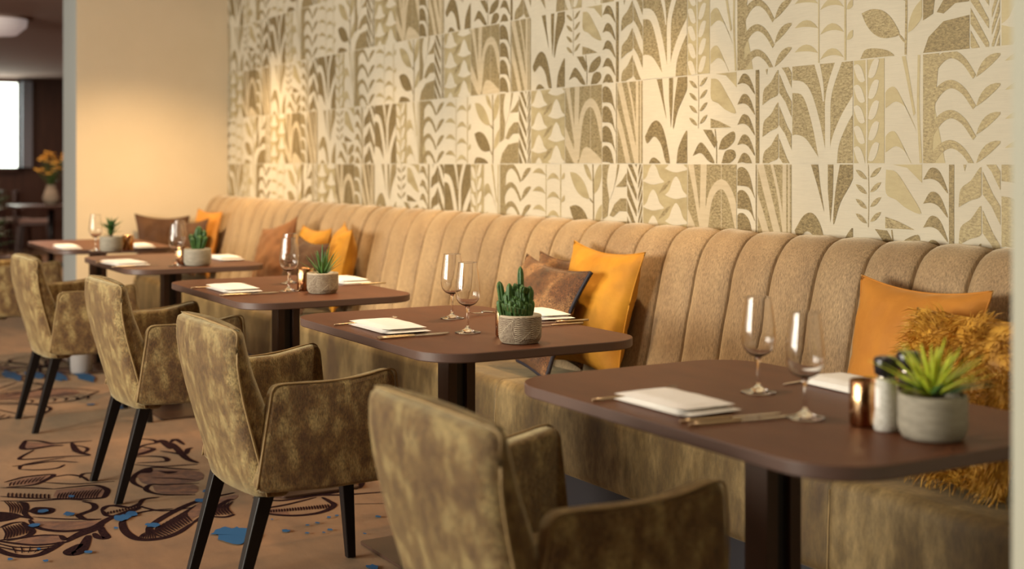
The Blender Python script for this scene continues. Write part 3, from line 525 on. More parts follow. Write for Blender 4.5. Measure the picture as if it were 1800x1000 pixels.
# ================================================================ TABLES
TL, TD, TR, TZ, TT = 1.08, .69, .135, .75, .026
TAB = {1: (-8.33, 1.872), 2: (-6.72, 1.880), 3: (-5.01, 1.868), 4: (-3.56, 1.882), 5: (-2.09, 1.857)}
def make_table(label):
    t = thing('restaurant_table', label, 'table', (*TAB[4], 0), 0, 'brown dining tables along the banquette')
    r = []
    for z, q in ((TZ - TT, .003), (TZ - TT + .003, 0), (TZ - .0025, 0), (TZ - .0006, .0008), (TZ, .003)): r.append(rrect(TL - 2 * q, TD - 2 * q, TR - q, 28, 0, 0, z))
    V, F = loft(r); n = len(r[0]); mi = [1] * (3 * n) + [0] * n + [1, 0]
    mesh_obj('tabletop', V, F, [M['top'], M['edge']], t, False, mi)
    c = MB(); c.add(*rbox(-.036, .036, -.047, -.017, .012, TZ - TT - .012, .002)); c.add(*rbox(-.036, .036, .017, .047, .012, TZ - TT - .012, .002)); c.build('pedestal', M['post'], t, False)
    mesh_obj('pedestal_core', *box(-.020, .020, -.018, .018, .012, TZ - TT - .012), M['post_dark'], t, False)
    mesh_obj('mounting_plate', *box(-.20, .20, -.16, .16, TZ - TT - .012, TZ - TT), M['post_dark'], t, False)
    mesh_obj('base_plate', *rbox(-.39, .39, -.155, .155, .002, .012, .002, .012), M['post'], t, False)
    return t
TLAB = {4: 'table with the ribbed green cactus, second from the right', 1: 'farthest table at the left, against the pale end wall', 2: 'second farthest table, with the upright dark cactus in front of the orange cushions', 3: 'middle table with the small spiky aloe and gold tealight', 5: 'nearest table at the right, with salt mill and lime green succulent'}
tb = make_table(TLAB[4])
for k in (1, 2, 3, 5): dup(tb, (*TAB[k], 0), 0, TLAB[k], 'brown dining tables along the banquette')

# ================================================================ ARMCHAIRS
def make_chair(label):
    t = thing('upholstered_armchair', label, 'armchair', (0, 0, 0), 0, 'crushed velvet armchairs facing the banquette')
    # backrest: lofted from bottom to top, rear face crowned
    levels = [(.340, -.180, .100, .214), (.348, -.194, .120, .226), (.40, -.208, .128, .232), (.50, -.236, .124, .237), (.60, -.264, .112, .243), (.68, -.281, .098, .248), (.74, -.288, .086, .251), (.785, -.287, .076, .252), (.800, -.283, .064, .251), (.806, -.272, .040, .246)]
    rings = []
    for z, yr, th, hw in levels:
        # yr = rear face centre; the rear bulges towards -y, the corners sit a little forward
        P = []; n = 18
        for i in range(n + 1):
            u = -1 + 2 * i / n; e = max(0, abs(u) - .86) / .14
            P.append((hw * u * (1 - .01 * e), yr + .030 * u * u + .018 * e ** 2, z))
        for i in range(n + 1):
            u = 1 - 2 * i / n; e = max(0, abs(u) - .86) / .14
            P.append((hw * u * (1 - .01 * e), yr + th + .012 - .010 * u * u - .014 * e ** 2, z + (.004 if z > .7 else 0)))
        rings.append([(x, y + .002 * noise.noise(Vector((x * 12, z * 12, 2))), zz + (.006 * (1 - (x / .25) ** 2) if z > .73 else 0)) for x, y, zz in P])
    V, F = loft(rings); mesh_obj('backrest', V, F, M['chair'], t)
    for sgn in (-1, 1):
        P = [(sgn * (hw + .0005), yr + .052, z) for z, yr, th, hw in levels[1:-2]]
        P.append((sgn * .246, -.238, .803)); P.append((sgn * .20, -.243, .809))
        mesh_obj('piping', *tube(P, .0035, 6, 2), M['chair_piping'], t)
    mesh_obj('piping', *tube([(-.21, -.243, .809), (-.1, -.250, .813), (0, -.252, .815), (.1, -.250, .813), (.21, -.243, .809)], .003, 6, 2), M['chair_piping'], t)
    # arms: tall side panels, tops rising a little to the front
    out = round_poly([(-.182, .362), (-.140, .655), (.06, .655), (.205, .682), (.222, .50), (.220, .366), (.0, .358)], .032, 5)
    for sgn in (-1, 1):
        flare = lambda y, z, s=sgn: s * (-.024 + .040 * min(1, (y + .19) / .3) + .012 * max(0, z - .4) / .3)
        a, c = (.222, .272) if sgn > 0 else (-.272, -.222)
        V, F = slab(out, a, c, .016, 4, flare); arm = mesh_obj('armrest', V, F, M['chair'], t)
        xo = sgn * .272
        Q = [(-.178, .372), (-.168, .44), (-.146, .60), (-.138, .640), (-.11, .653), (.0, .653), (.10, .661), (.17, .674), (.202, .672), (.212, .645), (.219, .55), (.218, .40)]
        V, F = tube([(xo + flare(y, z) - sgn * .006, y * 1.0, z + .002) for y, z in Q], .003, 6, 3); mesh_obj('piping', V, F, M['chair_piping'], arm)
    mesh_obj('seat_cushion', *rbox(-.225, .225, -.13, .285, .370, .478, .035, .05), M['chair'], t)
    mesh_obj('seat_frame', *rbox(-.215, .215, -.15, .280, .350, .385, .008, .03), M['chair'], t)
    def leg(x0, y0, x1, y1):
        rr = []
        for z, k in ((.345, 0), (.02, .95), (.004, 1)):
            s_ = .044 - .016 * k; rr.append(rrect(s_, s_, .004, 2, x0 + (x1 - x0) * k, y0 + (y1 - y0) * k, z))
        mesh_obj('leg', *loft(rr), M['leg'], t, False)
    leg(-.195, -.140, -.20, -.235); leg(.195, -.140, .20, -.235); leg(-.200, .262, -.220, .292); leg(.200, .262, .220, .292)
    tg = MB(); tg.add(*box(.2235, .2255, -.176, -.150, .470, .500)); mesh_obj('sewn_tag', tg.V, tg.F, M['pot_plain'], t, False)
    return t
CH = {3: (-3.61, 1.352), 4: (-2.135, 1.315), 2: (-5.06, 1.40), 1: (-6.53, 1.368), 0: (-8.28, 1.37)}
CL = {3: 'velvet armchair in sharp focus with all its near arm and tag showing', 4: 'nearest armchair, large and pale in the foreground, its legs cut off by the bottom edge',
      2: 'velvet armchair third from the right, overlapped by the sharply focused one', 1: 'blurred velvet armchair fourth from the right, by the left edge of the picture', 0: 'farthest armchair, cut by the left edge behind another armchair'}
ch = make_chair(CL[3]); ch.location = (*CH[3], 0)
for k, rz in ((4, 0), (2, 0), (1, .02), (0, 0)): dup(ch, (*CH[k], 0), rz, CL[k])

# ================================================================ WINE GLASSES
def make_glass(label, group):
    t = thing('wine_glass', label, 'wine glass', (0, 0, 0), 0, group)
    foot = [(.0, .0012), (.037, .0012), (.039, .002), (.038, .003), (.022, .0065), (.010, .0115), (.0058, .017), (.0, .018)]
    mesh_obj('foot', *lathe(foot, 40), M['glass'], t)
    stem = [(.0, .0165), (.0056, .0165), (.0042, .024), (.0036, .04), (.0036, .060), (.0044, .070), (.0074, .0795), (.0, .080)]
    mesh_obj('stem', *lathe(stem, 24), M['glass'], t)
    bo = [(.0, .0785), (.010, .0798), (.0235, .0865), (.0325, .098), (.0362, .112), (.0370, .124), (.0356, .145), (.0325, .172), (.0290, .198), (.0277, .2080), (.0276, .2088), (.02752, .2091)]
    bi = [(.02735, .2091), (.02728, .2088), (.0274, .2080), (.0286, .198), (.0320, .172), (.0351, .145), (.0365, .124), (.0355, .1125), (.0318, .0988), (.0227, .0878), (.009, .0822), (.0, .0815)]
    pts = catmull([(r, 0, z) for r, z in bo], 3) + catmull([(r, 0, z) for r, z in bi], 3)
    mesh_obj('bowl', *lathe([(max(p.x, 0.0), p.z) for p in pts], 48, cap=False), M['glass'], t)
    return t
GG = 'wine glasses on the tables'
GL = [((-2.187, 1.902), 'left, farther wine glass of the pair on the nearest table'), ((-1.921, 1.79), 'right, nearer wine glass of the pair on the nearest table'),
      ((-3.732, 1.957), 'left, farther wine glass of the pair on the cactus table in focus'), ((-3.395, 1.832), 'right, nearer wine glass of the pair on the cactus table in focus'),
      ((-4.855, 1.823), 'front wine glass beside the gold tealight on the middle table'), ((-5.176, 1.949), 'rear wine glass on the middle table, mostly hidden behind the front one'),
      ((-6.319, 1.794), 'front wine glass on the second farthest table, before the dark cushion'), ((-6.683, 1.913), 'rear wine glass on the second farthest table, lined up behind the front one'),
      ((-7.668, 1.71), 'blurred wine glass left of the plant on the farthest table')]
g0 = make_glass(GL[0][1], GG); g0.location = (*GL[0][0], TZ)
for p, lab in GL[1:]: dup(g0, (*p, TZ), random.uniform(0, 6), lab, GG)

# ================================================================ NAPKINS
def make_napkin(label, seed, wdt=.235, dep=.135):
    """folded in three: stacked soft leaves joined by a fold along one side"""
    random.seed(seed); t = thing('folded_napkin', label, 'napkin', (0, 0, 0), 0, 'white folded napkins on the tables')
    def sheet(w_, d_, z0, th, ox, oy, sk):
        nx, ny = 14, 9; V = []
        top = []; bot = []
        for j in range(ny + 1):
            for i in range(nx + 1):
                u, v = -1 + 2 * i / nx, -1 + 2 * j / ny
                e = (1 - abs(u) ** 8) * (1 - abs(v) ** 8); x = ox + u * w_ / 2 + sk * v * d_ / 2; y = oy + v * d_ / 2
                puff = .0022 * (1 - u * u) + .0016 * noise.noise(Vector((x * 30, y * 30, seed)))
                top.append((x, y, z0 + th * (.5 + .5 * e ** .4) + puff * e)); bot.append((x, y, z0 + th * (.5 - .5 * e ** .4)))
        n = (nx + 1) * (ny + 1); V = top + bot; F = []
        for j in range(ny):
            for i in range(nx):
                a = j * (nx + 1) + i; F.append((a, a + 1, a + nx + 2, a + nx + 1)); F.append((n + a, n + a + nx + 1, n + a + nx + 2, n + a + 1))
        for i in range(nx): F.append((i, n + i, n + i + 1, i + 1)); a = ny * (nx + 1) + i; F.append((a, a + 1, n + a + 1, n + a))
        for j in range(ny): a = j * (nx + 1); F.append((a, a + nx + 1, n + a + nx + 1, n + a)); a += nx; F.append((a, n + a, n + a + nx + 1, a + nx + 1))
        return V, F
    mesh_obj('lower_fold', *sheet(wdt, dep, .0006, .011, 0, 0, 0), M['linen'], t)
    mesh_obj('upper_fold', *sheet(wdt - .012, dep - .012, .0116, .010, -.005, -.004, .02), M['linen'], t)
    return t
for p, rz, sz, lab, sd in (((-3.585, 1.665), .0, (.27, .15), 'sharp white folded napkin in front of the focused armchair', 1), ((-3.62, 2.235), -.1, (.22, .12), 'white folded napkin by the banquette side, half hidden behind the cactus pot', 2),
        ((-2.145, 1.645), .02, (.235, .15), 'large white folded napkin at the near left of the salt mill table', 3), ((-2.115, 2.115), -.05, (.21, .13), 'white folded napkin behind the copper tealight on the nearest table', 4),
        ((-4.99, 1.645), .0, (.26, .15), 'white folded napkin on the chair side of the middle table', 5), ((-5.10, 2.17), .05, (.22, .13), 'white folded napkin right of the aloe pot on the middle table', 6),
        ((-6.54, 1.60), .12, (.27, .16), 'white folded napkin at the left end of the second farthest table', 7), ((-6.62, 2.145), .0, (.22, .12), 'white folded napkin right of the pot on the second farthest table', 8),
        ((-7.97, 1.615), .0, (.27, .12), 'blurred white napkin at the left end of the farthest table', 9), ((-7.86, 2.02), .0, (.22, .12), 'blurred pale napkin right of the plant on the farthest table', 10)):
    nk = make_napkin(lab, sd, *sz); nk.location = (*p, TZ); nk.rotation_euler = (0, 0, rz)

# ================================================================ CUTLERY
def make_knife(label):
    t = thing('table_knife', label, 'knife', (0, 0, 0), 0, 'champagne handled cutlery')
    mesh_obj('handle', *tube([(0, 0, .0042), (0, .06, .0042), (0, .115, .0040)], lambda f: .0034 - .0005 * f, 8, 2), M['brass'], t)
    V = []; n = 10
    for i in range(n + 1):
        f = i / n; y = .113 + .117 * f; w_ = .0085 * (sin(pi * min(1, f * .55 + .25)) ** .8) * (1 if f < .8 else max(.08, 1 - ((f - .8) / .2) ** 2))
        V += [(-.003, y, .0048), (w_ - .003 + .003, y, .0048), (w_, y, .0034), (-.003, y, .0032)]
    F = [(4 * i + a, 4 * i + (a + 1) % 4, 4 * i + 4 + (a + 1) % 4, 4 * i + 4 + a) for i in range(n) for a in range(4)] + [(3, 2, 1, 0), (4 * n, 4 * n + 1, 4 * n + 2, 4 * n + 3)]
    mesh_obj('blade', V, F, M['steel'], t, False); return t
def make_fork(label):
    t = thing('table_fork', label, 'fork', (0, 0, 0), 0, 'champagne handled cutlery')
    mesh_obj('handle', *tube([(0, 0, .0042), (0, .06, .0042), (0, .115, .0044)], lambda f: .0033 - .0007 * f, 8, 2), M['brass'], t)
    mb = MB(); mb.add(*tube([(0, .112, .0044), (0, .15, .010), (0, .165, .009)], lambda f: .0028 + .002 * f, 8, 3)); mb.add(*rbox(-.011, .011, .163, .185, .006, .009, .001, .006))
    for x in (-.0095, -.0032, .0032, .0095): mb.add(*tube([(x, .18, .0078), (x, .20, .0090), (x, .225, .0150)], lambda f: .0017 - .0011 * f, 6, 3))
    mb.build('tines', M['steel'], t); return t
kn = make_knife('left of the two knives right of the sharp napkin'); kn.location = (-3.408, 1.547, TZ)
for p, rz, lab in (((-3.384, 1.540), .03, 'right of the two knives right of the sharp napkin'), ((-2.002, 1.545), -.14, 'left of the two knives on the near edge of the nearest table'), ((-1.968, 1.540), -.12, 'right of the two knives on the near edge of the nearest table'),
        ((-4.79, 1.535), .05, 'knife along the right side of the middle table napkin, chair side'), ((-4.81, 1.53), .04, 'second knife, half under the right side of the middle table napkin, chair side'),
        ((-3.455, 2.30), pi - .08, 'farther of two slim knives right of the cactus pot'), ((-3.395, 2.24), pi - .04, 'nearer of two slim knives right of the cactus pot'),
        ((-2.247, 2.235), pi + .10, 'knife lying behind the two wine glasses of the nearest table'), ((-4.955, 2.285), pi - .05, 'knife right of the far napkin on the middle table'),
        ((-6.385, 1.50), .05, 'knife beside the left napkin of the second farthest table')):
    dup(kn, (*p, TZ), rz, lab)
fk = make_fork('fork with handle end showing left of the sharp napkin'); fk.location = (-3.74, 1.552, TZ); fk.rotation_euler = (0, 0, .12)
for p, rz, lab in (((-2.275, 1.525), .04, 'fork with handle end showing left of the large near napkin'), ((-5.145, 1.52), .03, 'fork left of the chair side napkin on the middle table'),
        ((-3.80, 2.25), pi + .18, 'fork seen between the wine glasses and the tealight by the cactus pot'), ((-6.72, 1.50), .05, 'fork beside the left napkin of the second farthest table')):
    dup(fk, (*p, TZ), rz, lab)

# ================================================================ TEALIGHTS, MILLS
def make_tealight(label):
    t = thing('tealight_holder', label, 'tealight holder', (0, 0, 0), 0, 'copper glass tealight holders')
    prof = [(.0, .001), (.030, .001), (.0325, .004), (.033, .040), (.0325, .086), (.0312, .088), (.0300, .086), (.0300, .010), (.0, .008)]
    V, F = lathe(prof, 36); V = [(x * (1 + .006 * noise.noise(Vector((x * 200, y * 200, z * 90)))), y * (1 + .006 * noise.noise(Vector((x * 200, y * 200, z * 90)))), z) for x, y, z in V]
    mesh_obj('cup', V, F, M['copper'], t)
    mesh_obj('candle', *lathe([(.0, .010), (.020, .010), (.020, .052), (.0, .054)], 24), M['tealight'], t)
    fl_ = mesh_obj('flame', *lathe([(.0, .054), (.003, .060), (.0038, .066), (.002, .074), (.0, .080)], 12), M['flame'], t)
    return t
tl = make_tealight('copper tealight holder tucked behind the ribbed stoneware cactus pot'); tl.location = (-3.268, 1.892, TZ)
for p, lab in (((-1.807, 1.841), 'copper tealight holder left of the salt mill'), ((-4.866, 1.896), 'gold glowing tealight holder left of the aloe pot'), ((-6.402, 1.850), 'blurred tealight holder left of the upright cactus pot'), ((-7.605, 1.878), 'blurred tealight holder behind the plant on the farthest table')):
    dup(tl, (*p, TZ), 1.0, lab)
def make_mill(name, label, cat, fill, p):
    t = thing(name, label, cat, (*p, TZ), 0, None)
    mesh_obj('glass_body', *lathe([(.0, .001), (.0205, .001), (.0225, .004), (.0230, .018), (.0215, .030), (.0200, .040), (.0200, .088), (.0190, .096), (.0165, .099), (.0, .099)], 36), fill, t)
    mesh_obj('collar', *lathe([(.0, .098), (.0155, .098), (.0155, .104), (.0, .104)], 30), M['steel'], t)
    rings = []
    for z, r in ((.104, .0185), (.106, .0205), (.120, .0222), (.133, .0225), (.137, .0210), (.139, .016)):
        rings.append([(r * (1 + .03 * (k % 2)) * cos(2 * pi * k / 40), r * (1 + .03 * (k % 2)) * sin(2 * pi * k / 40), z) for k in range(40)])
    mesh_obj('grinder_cap', *loft(rings), M['black_cap'], t)
    if fill is M['salt']:
        lb = MB(); n = 10
        for i in range(n):
            a0, a1 = -2.3 + .9 * i / n, -2.3 + .9 * (i + 1) / n; R_ = .0203
            lb.add([(R_ * cos(a0), R_ * sin(a0), .045), (R_ * cos(a1), R_ * sin(a1), .045), (R_ * cos(a1), R_ * sin(a1), .082), (R_ * cos(a0), R_ * sin(a0), .082)], [(0, 1, 2, 3)])
        lb.build('paper_label', M['linen'], t)
    return t
make_mill('salt_mill', 'salt mill full of white salt with a black cap on the nearest table', 'salt mill', M['salt'], (-1.754, 1.837))
make_mill('pepper_mill', 'dark pepper mill half hidden behind the lime green succulent', 'pepper mill', M['pepper'], (-1.780, 1.925))

# ================================================================ POTTED PLANTS
def pot(t, carved=True, r=.0605, h=.080):
    prof = [(r * .78, .001), (r * .88, .004), (r * .95, .012), (r, .024), (r, h * .93), (r * .985, h * .99), (r * .95, h), (r * .90, h * .985), (r * .89, h * .80)]
    if not carved:
        mesh_obj('pot', *lathe([(0, .001)] + prof, 48), M['pot_plain'], t)
    else:
        NA, NZ = 260, 76; rings = []; groove_t = []
        P = catmull([(a, 0, b_) for a, b_ in prof[:5]], 6); tot = len(P)
        zs = [h * (.012 + .93 * i / NZ) for i in range(NZ + 1)]
        def rad(z):
            for a, c in zip(P, P[1:]):
                if a.z <= z <= c.z: return a.x + (c.x - a.x) * (z - a.z) / max(c.z - a.z, 1e-9)
            return P[-1].x if z > P[-1].z else P[0].x
        for z in zs:
            R_ = []
            for k in range(NA):
                a = 2 * pi * k / NA; s_ = (a * r / .085) % 1.0; sx = (s_ - .5) * .085
                # a fern leaf carved with the rib running diagonally
                zz = z - h * .5; u = sx * .75 + zz * .66 ; v = -sx * .66 + zz * .75
                side = 1 if v > 0 else -1; ph = (u + abs(v) * 1.1 + .004 * noise.noise(Vector((sx * 60, zz * 60, 1)))) / .0062
                gro = max(0, 1 - abs((ph % 1) - .5) / .26); rib = max(0, 1 - abs(v) / .0016); d_ = -.0021 * gro * (1 - rib) + .0006 * rib
                if abs(sx) > .035: d_ = -.0019 * max(0, 1 - abs(((z + .002 * noise.noise(Vector((a * 8, z * 40, 0)))) / .0058) % 1 - .5) / .25)
                if z < h * .06 or z > h * .93: d_ = 0
                q = rad(z) + d_; R_.append((q * cos(a), q * sin(a), z)); groove_t.append(min(1, -d_ / .0016) if d_ < 0 else 0)
            rings.append(R_)
        for a, c in ((r * .985, h * .99), (r * .95, h), (r * .90, h * .985), (r * .89, h * .8)): rings.append([(a * cos(2 * pi * k / NA), a * sin(2 * pi * k / NA), c) for k in range(NA)])
        V, F = loft(rings); po = mesh_obj('pot', V, F, M['pot'], t); at = po.data.attributes.new('groove_tone', 'FLOAT', 'POINT')
        groove_t += [0] * (len(po.data.vertices) - len(groove_t)); at.data.foreach_set('value', groove_t[:len(po.data.vertices)])
    s = [(0, h * .86)]; V, F = lathe([(.0, h * .78), (r * .895, h * .80), (r * .6, h * .86), (0.0, h * .88)], 30)
    mesh_obj('soil', [(x, y, z + .004 * noise.noise(Vector((x * 90, y * 90, 0)))) for x, y, z in V], F, M['soil'], t)
def cactus_column(base, top, r, seed, ribs=6):
    """ribbed column with rounded tip and knobbly edges"""
    P = catmull([base, ((base[0] + top[0]) / 2 + .002 * sin(seed), (base[1] + top[1]) / 2 + .002 * cos(seed), (base[2] + top[2]) / 2), top], 10); n = ribs * 6; rings = []
    m = len(P)
    for i, p in enumerate(P):
        f = i / (m - 1); env = (.72 + .28 * sin(pi * min(1, f * 1.4) * .5)) * (1 if f < .8 else sqrt(max(.03, 1 - ((f - .8) / .2) ** 2)))
        R_ = []
        for k in range(n):
            a = 2 * pi * k / n; rib = .5 + .5 * cos(ribs * a + seed); kn = .5 + .5 * sin(f * 60 + seed)
            q = r * env * (.70 + .30 * rib ** .7 + .07 * kn * rib); R_.append((p.x + q * cos(a), p.y + q * sin(a), p.z))
        rings.append(R_)
    return loft(rings)
def spines(mb, base, top, r, seed, ribs=6):
    for i in range(9):
        f = .15 + .8 * i / 9
        for k in range(ribs):
            a = (2 * pi * k - seed) / ribs; c = Vector(base).lerp(Vector(top), f); q = r * (1.0 if f < .8 else .75)
            p = c + Vector((cos(a), sin(a), 0)) * q
            mb.add([p + Vector((-sin(a), cos(a), 0)) * .0008, p - Vector((-sin(a), cos(a), 0)) * .0008, p + Vector((cos(a), sin(a), .6)) * .0036], [(0, 1, 2), (2, 1, 0)])
def rod_leaf(base, ang, lean, L, w_, curl, n=9):
    """thick pointed leaf curving outward"""
    rings = []
    for i in range(n + 1):
        f = i / n; th = lean + curl * f; out = L * (f * sin(lean + curl * f * .5)); up = L * (f * cos(lean + curl * f * .5))
        ww = w_ * (1 - f) ** .65 * (.75 + .6 * sin(pi * min(1, f * 1.3)) * .5) + .0005; tk = ww * .34
        c = Vector((base[0] + cos(ang) * out, base[1] + sin(ang) * out, base[2] + up)); sd = Vector((-sin(ang), cos(ang), 0)); nr = Vector((-cos(ang) * cos(th), -sin(ang) * cos(th), sin(th)))
        rings.append([c + sd * ww, c + nr * (-tk), c - sd * ww, c + nr * tk * .25])
    return loft(rings)
# (a) many-headed cactus on the focused table
t = thing('potted_cactus', 'bushy many-headed green cactus in a carved stoneware pot, in sharp focus', 'potted plant', (-3.137, 1.859, TZ)); pot(t, True)
random.seed(11); colm = MB(); spn = MB()
R3 = Vector((ST, CT, 0)); B3 = Vector((-CT, ST, 0))
colsd = []
for i in range(96):
    q = sqrt((i + .5) / 96); aa = i * 2.399; u, v = q * cos(aa), q * sin(aa)
    colsd.append((u, v, .162 - .050 * q ** 2 + random.uniform(-.014, .006), .0062 + .0018 * random.random()))
colsd += [(-1.0, -.1, .172, .0100), (.25, .0, .213, .0092), (-.40, -.5, .168, .0095), (.0, -.3, .166, .0095), (.35, -.5, .164, .010), (.8, -.3, .160, .010), (-.98, -.5, .122, .010), (.9, .2, .152, .009)]
for i, (u, v, hgt, r) in enumerate(colsd):
    c = Vector((0, 0, 0)) + R3 * (-.009 + u * .038) + B3 * (v * .036); tip = R3 * (-.011 + u * .047) + B3 * (v * .042)
    bs = (c.x, c.y, .066); tp = (tip.x, tip.y, hgt); colm.add(*cactus_column(bs, tp, r, i * 1.7, 5)); spines(spn, bs, tp, r, i * 1.7, 5)
for i in range(90):   # stubby offsets crowding the flanks
    a_ = i * 2.399; zz = .080 + .062 * ((i * .618) % 1); rr = .046 * sqrt(max(.1, 1 - ((zz - .095) / .075) ** 2)); d_ = Vector((cos(a_) * .35, sin(a_) * .35, 1.0)).normalized(); c2 = R3 * -.011 + Vector((cos(a_) * rr * .85, sin(a_) * rr * .85, zz))
    e_ = c2 + d_ * .020; colm.add(*cactus_column(tuple(c2), (e_.x, e_.y, e_.z), .0062, i, 5)); spines(spn, tuple(c2), tuple(e_), .0062, i, 5)
colm.build('cactus_stems', M['green_dark'], t); spn.build('spines', M['spine'], t, False)
# (b) lime succulent
t = thing('potted_succulent', 'lime green spiky succulent in a pale grey pot on the nearest table', 'potted plant', (-1.664, 1.861, TZ)); pot(t, False, .0615, .082)
random.seed(4); lf = MB(); dk = MB()
for i in range(46):
    ring = i / 46; a = i * 2.399; lean = .12 + 1.12 * ring ** .9; L = .112 + .02 * random.random() - .02 * (1 - ring)
    (lf if i < 34 or i % 3 else dk).add(*rod_leaf((cos(a) * .010 * ring, sin(a) * .010 * ring, .078), a, lean, L, .0078 + .002 * ring, .28))
lf.build('leaves', M['green_lime'], t); dk.build('lower_leaves', M['green_aloe'], t)
# (c) aloe on the middle table
t = thing('potted_aloe', 'small spiky aloe in a round grey pot on the middle table', 'potted plant', (-4.725, 1.912, TZ)); pot(t, True)
lf = MB(); random.seed(8)
for i in range(22):
    ring = i / 22; a = i * 2.399 + .4; lf.add(*rod_leaf((cos(a) * .006, sin(a) * .006, .070), a, .10 + .95 * ring, .094 + .028 * random.random(), .0072, .1))
lf.build('leaves', M['green_aloe'], t)
# (d) upright cactus on the second farthest table
t = thing('potted_cactus', 'upright dark green finger cactus in a grey pot before the orange cushions', 'potted plant', (-6.302, 1.894, TZ)); pot(t, False, .066, .085)
cm = MB(); random.seed(3)
for i, (u, v, hgt, r) in enumerate(((-.6, 0, .155, .014), (-.2, .3, .165, .014), (.15, -.1, .195, .015), (.55, .1, .175, .015), (.8, -.3, .145, .013), (-.35, -.5, .140, .013), (.3, -.6, .15, .013))):
    c = R3 * (u * .022) + B3 * (v * .022); d_ = R3 * (u * .056) + B3 * (v * .05); r *= 1.12; cm.add(*cactus_column((c.x, c.y, .068), (d_.x, d_.y, hgt), r, i * 2.1, 6))
cm.build('cactus_stems', M['green_dark'], t)
# (e) bushy plant on the farthest table
t = thing('potted_succulent', 'dark spiky bushy plant in a grey pot on the farthest table', 'potted plant', (-7.574, 1.775, TZ)); pot(t, False, .062, .088)
lf = MB(); random.seed(21)
mesh_obj('stem', *tube([(0, 0, .075), (.004, .002, .11), (.0, .0, .14)], .007, 8), M['soil'], t)
for i in range(40):
    a = i * 2.399; el = random.random(); lf.add(*rod_leaf((0, 0, .085 + .055 * el), a, .25 + 1.1 * random.random(), .066 + .026 * random.random(), .0095, .2))
lf.build('leaves', M['green_dark'], t)

# ================================================================ CUSHIONS
def make_cushion(name, label, mat, W, H, T, loc, rot, group=None, seed=0, pinch=.10, pattern=None, trim=None):
    pinch = pinch * 1.25
    """loc = centre, rot = euler; cushion stands in local xz, thickness along y"""
    o = thing(name, label, 'cushion', loc, 0, group); o.rotation_euler = rot
    n = 26; top, bot = [], []
    for j in range(n + 1):
        for i in range(n + 1):
            u, v = -1 + 2 * i / n, -1 + 2 * j / n
            x = u * W / 2 * (1 - pinch * (1 - v * v) ** 1.0 * abs(u) ** 2); z = v * H / 2 * (1 - pinch * (1 - u * u) * abs(v) ** 2)
            th = T / 2 * max(0, (1 - u * u)) ** .55 * max(0, (1 - v * v)) ** .55
            cr = .012 * noise.noise(Vector((u * 3 + seed, v * 3, seed))) + .007 * noise.noise(Vector((u * 7, v * 7 + seed, 1)))
            fold = .004 * sin(14 * (u + v) + seed) * (abs(u * v) ** 1.5)
            top.append((x, -th + (cr + fold) * min(1, th * 30), z)); bot.append((x, th + cr * min(1, th * 30), z))
    N_ = (n + 1) ** 2; V = top + bot; V_all = list(V); F = []
    for j in range(n):
        for i in range(n):
            a = j * (n + 1) + i; F.append((a, a + 1, a + n + 2, a + n + 1)); F.append((N_ + a, N_ + a + n + 1, N_ + a + n + 2, N_ + a + 1))
    mesh_obj('cushion_cover', V, F, mat, o)
    rim = [top[i] for i in range(n + 1)] + [top[j * (n + 1) + n] for j in range(1, n + 1)] + [top[n * (n + 1) + i] for i in range(n - 1, -1, -1)] + [top[j * (n + 1)] for j in range(n - 1, 0, -1)]
    V, F = tube([(p[0], 0, p[2]) for p in rim] + [(rim[0][0], 0, rim[0][2])], .003, 6, 0); mesh_obj('seam_piping', V, F, mat, o)
    low = min((o.rotation_euler.to_matrix() @ Vector(p)).z for p in V_all) + loc[2]
    if low < .461: o.location.z += .461 - low
    if trim:
        side = rim[:n + n + 1] if False else rim[n // 2:2 * n + 1]
        V, F = tube([(p[0] + .001, .004, p[2]) for p in side], .0085, 8, 0); mesh_obj('velvet_trim', V, F, trim, o)
    return o
def lean(c, tilt, yaw=0, roll=0): return (tilt, roll, yaw)
UP = 'velvet cushions on the banquette'
make_cushion('velvet_cushion', 'mustard cushion right of the cactus table, taller than the brown one before it', M['gold_pillow'], .50, .48, .15, (-4.10, 2.760, .685), (radians(-13), radians(2), radians(-2)), UP, 1)
make_cushion('velvet_cushion', 'mottled brown cushion in front of the mustard one, behind the cactus', M['brown_pillow'], .50, .43, .12, (-4.27, 2.60, .620), (radians(-24), radians(4), radians(-3)), UP, 2, .10, trim=M['navy'])
make_cushion('velvet_cushion', 'brown cushion of which only two pointed corners show behind the mottled one', M['brown_pillow'], .46, .44, .10, (-4.36, 2.770, .650), (radians(-13), radians(-1), radians(0)), UP, 3, .12)
make_cushion('velvet_cushion', 'ochre cushion at the right behind the shaggy one', M['orange_pillow'], .47, .47, .15, (-2.55, 2.755, .675), (radians(-14), radians(1), radians(0)), UP, 4)
make_cushion('velvet_cushion', 'right of the two mustard cushions behind the middle table, orange on its right side', M['gold_pillow'], .46, .46, .16, (-6.52, 2.73, .665), (radians(-13), radians(2), radians(-18)), UP, 5)
make_cushion('velvet_cushion', 'left of the two mustard cushions behind the middle table, mostly hidden', M['gold_pillow'], .44, .44, .14, (-6.98, 2.745, .635), (radians(-12), 0, radians(0)), UP, 6)
make_cushion('velvet_cushion', 'dark brown cushion behind the aloe, in front of the mustard ones', M['umber_pillow'], .44, .40, .13, (-6.62, 2.55, .620), (radians(-22), radians(3), radians(0)), UP, 7, .11)
make_cushion('velvet_cushion', 'rust cushion left of the mustard pair, behind the wine glass', M['rust_pillow'], .45, .42, .14, (-7.34, 2.66, .640), (radians(-18), radians(-12), radians(8)), UP, 8)
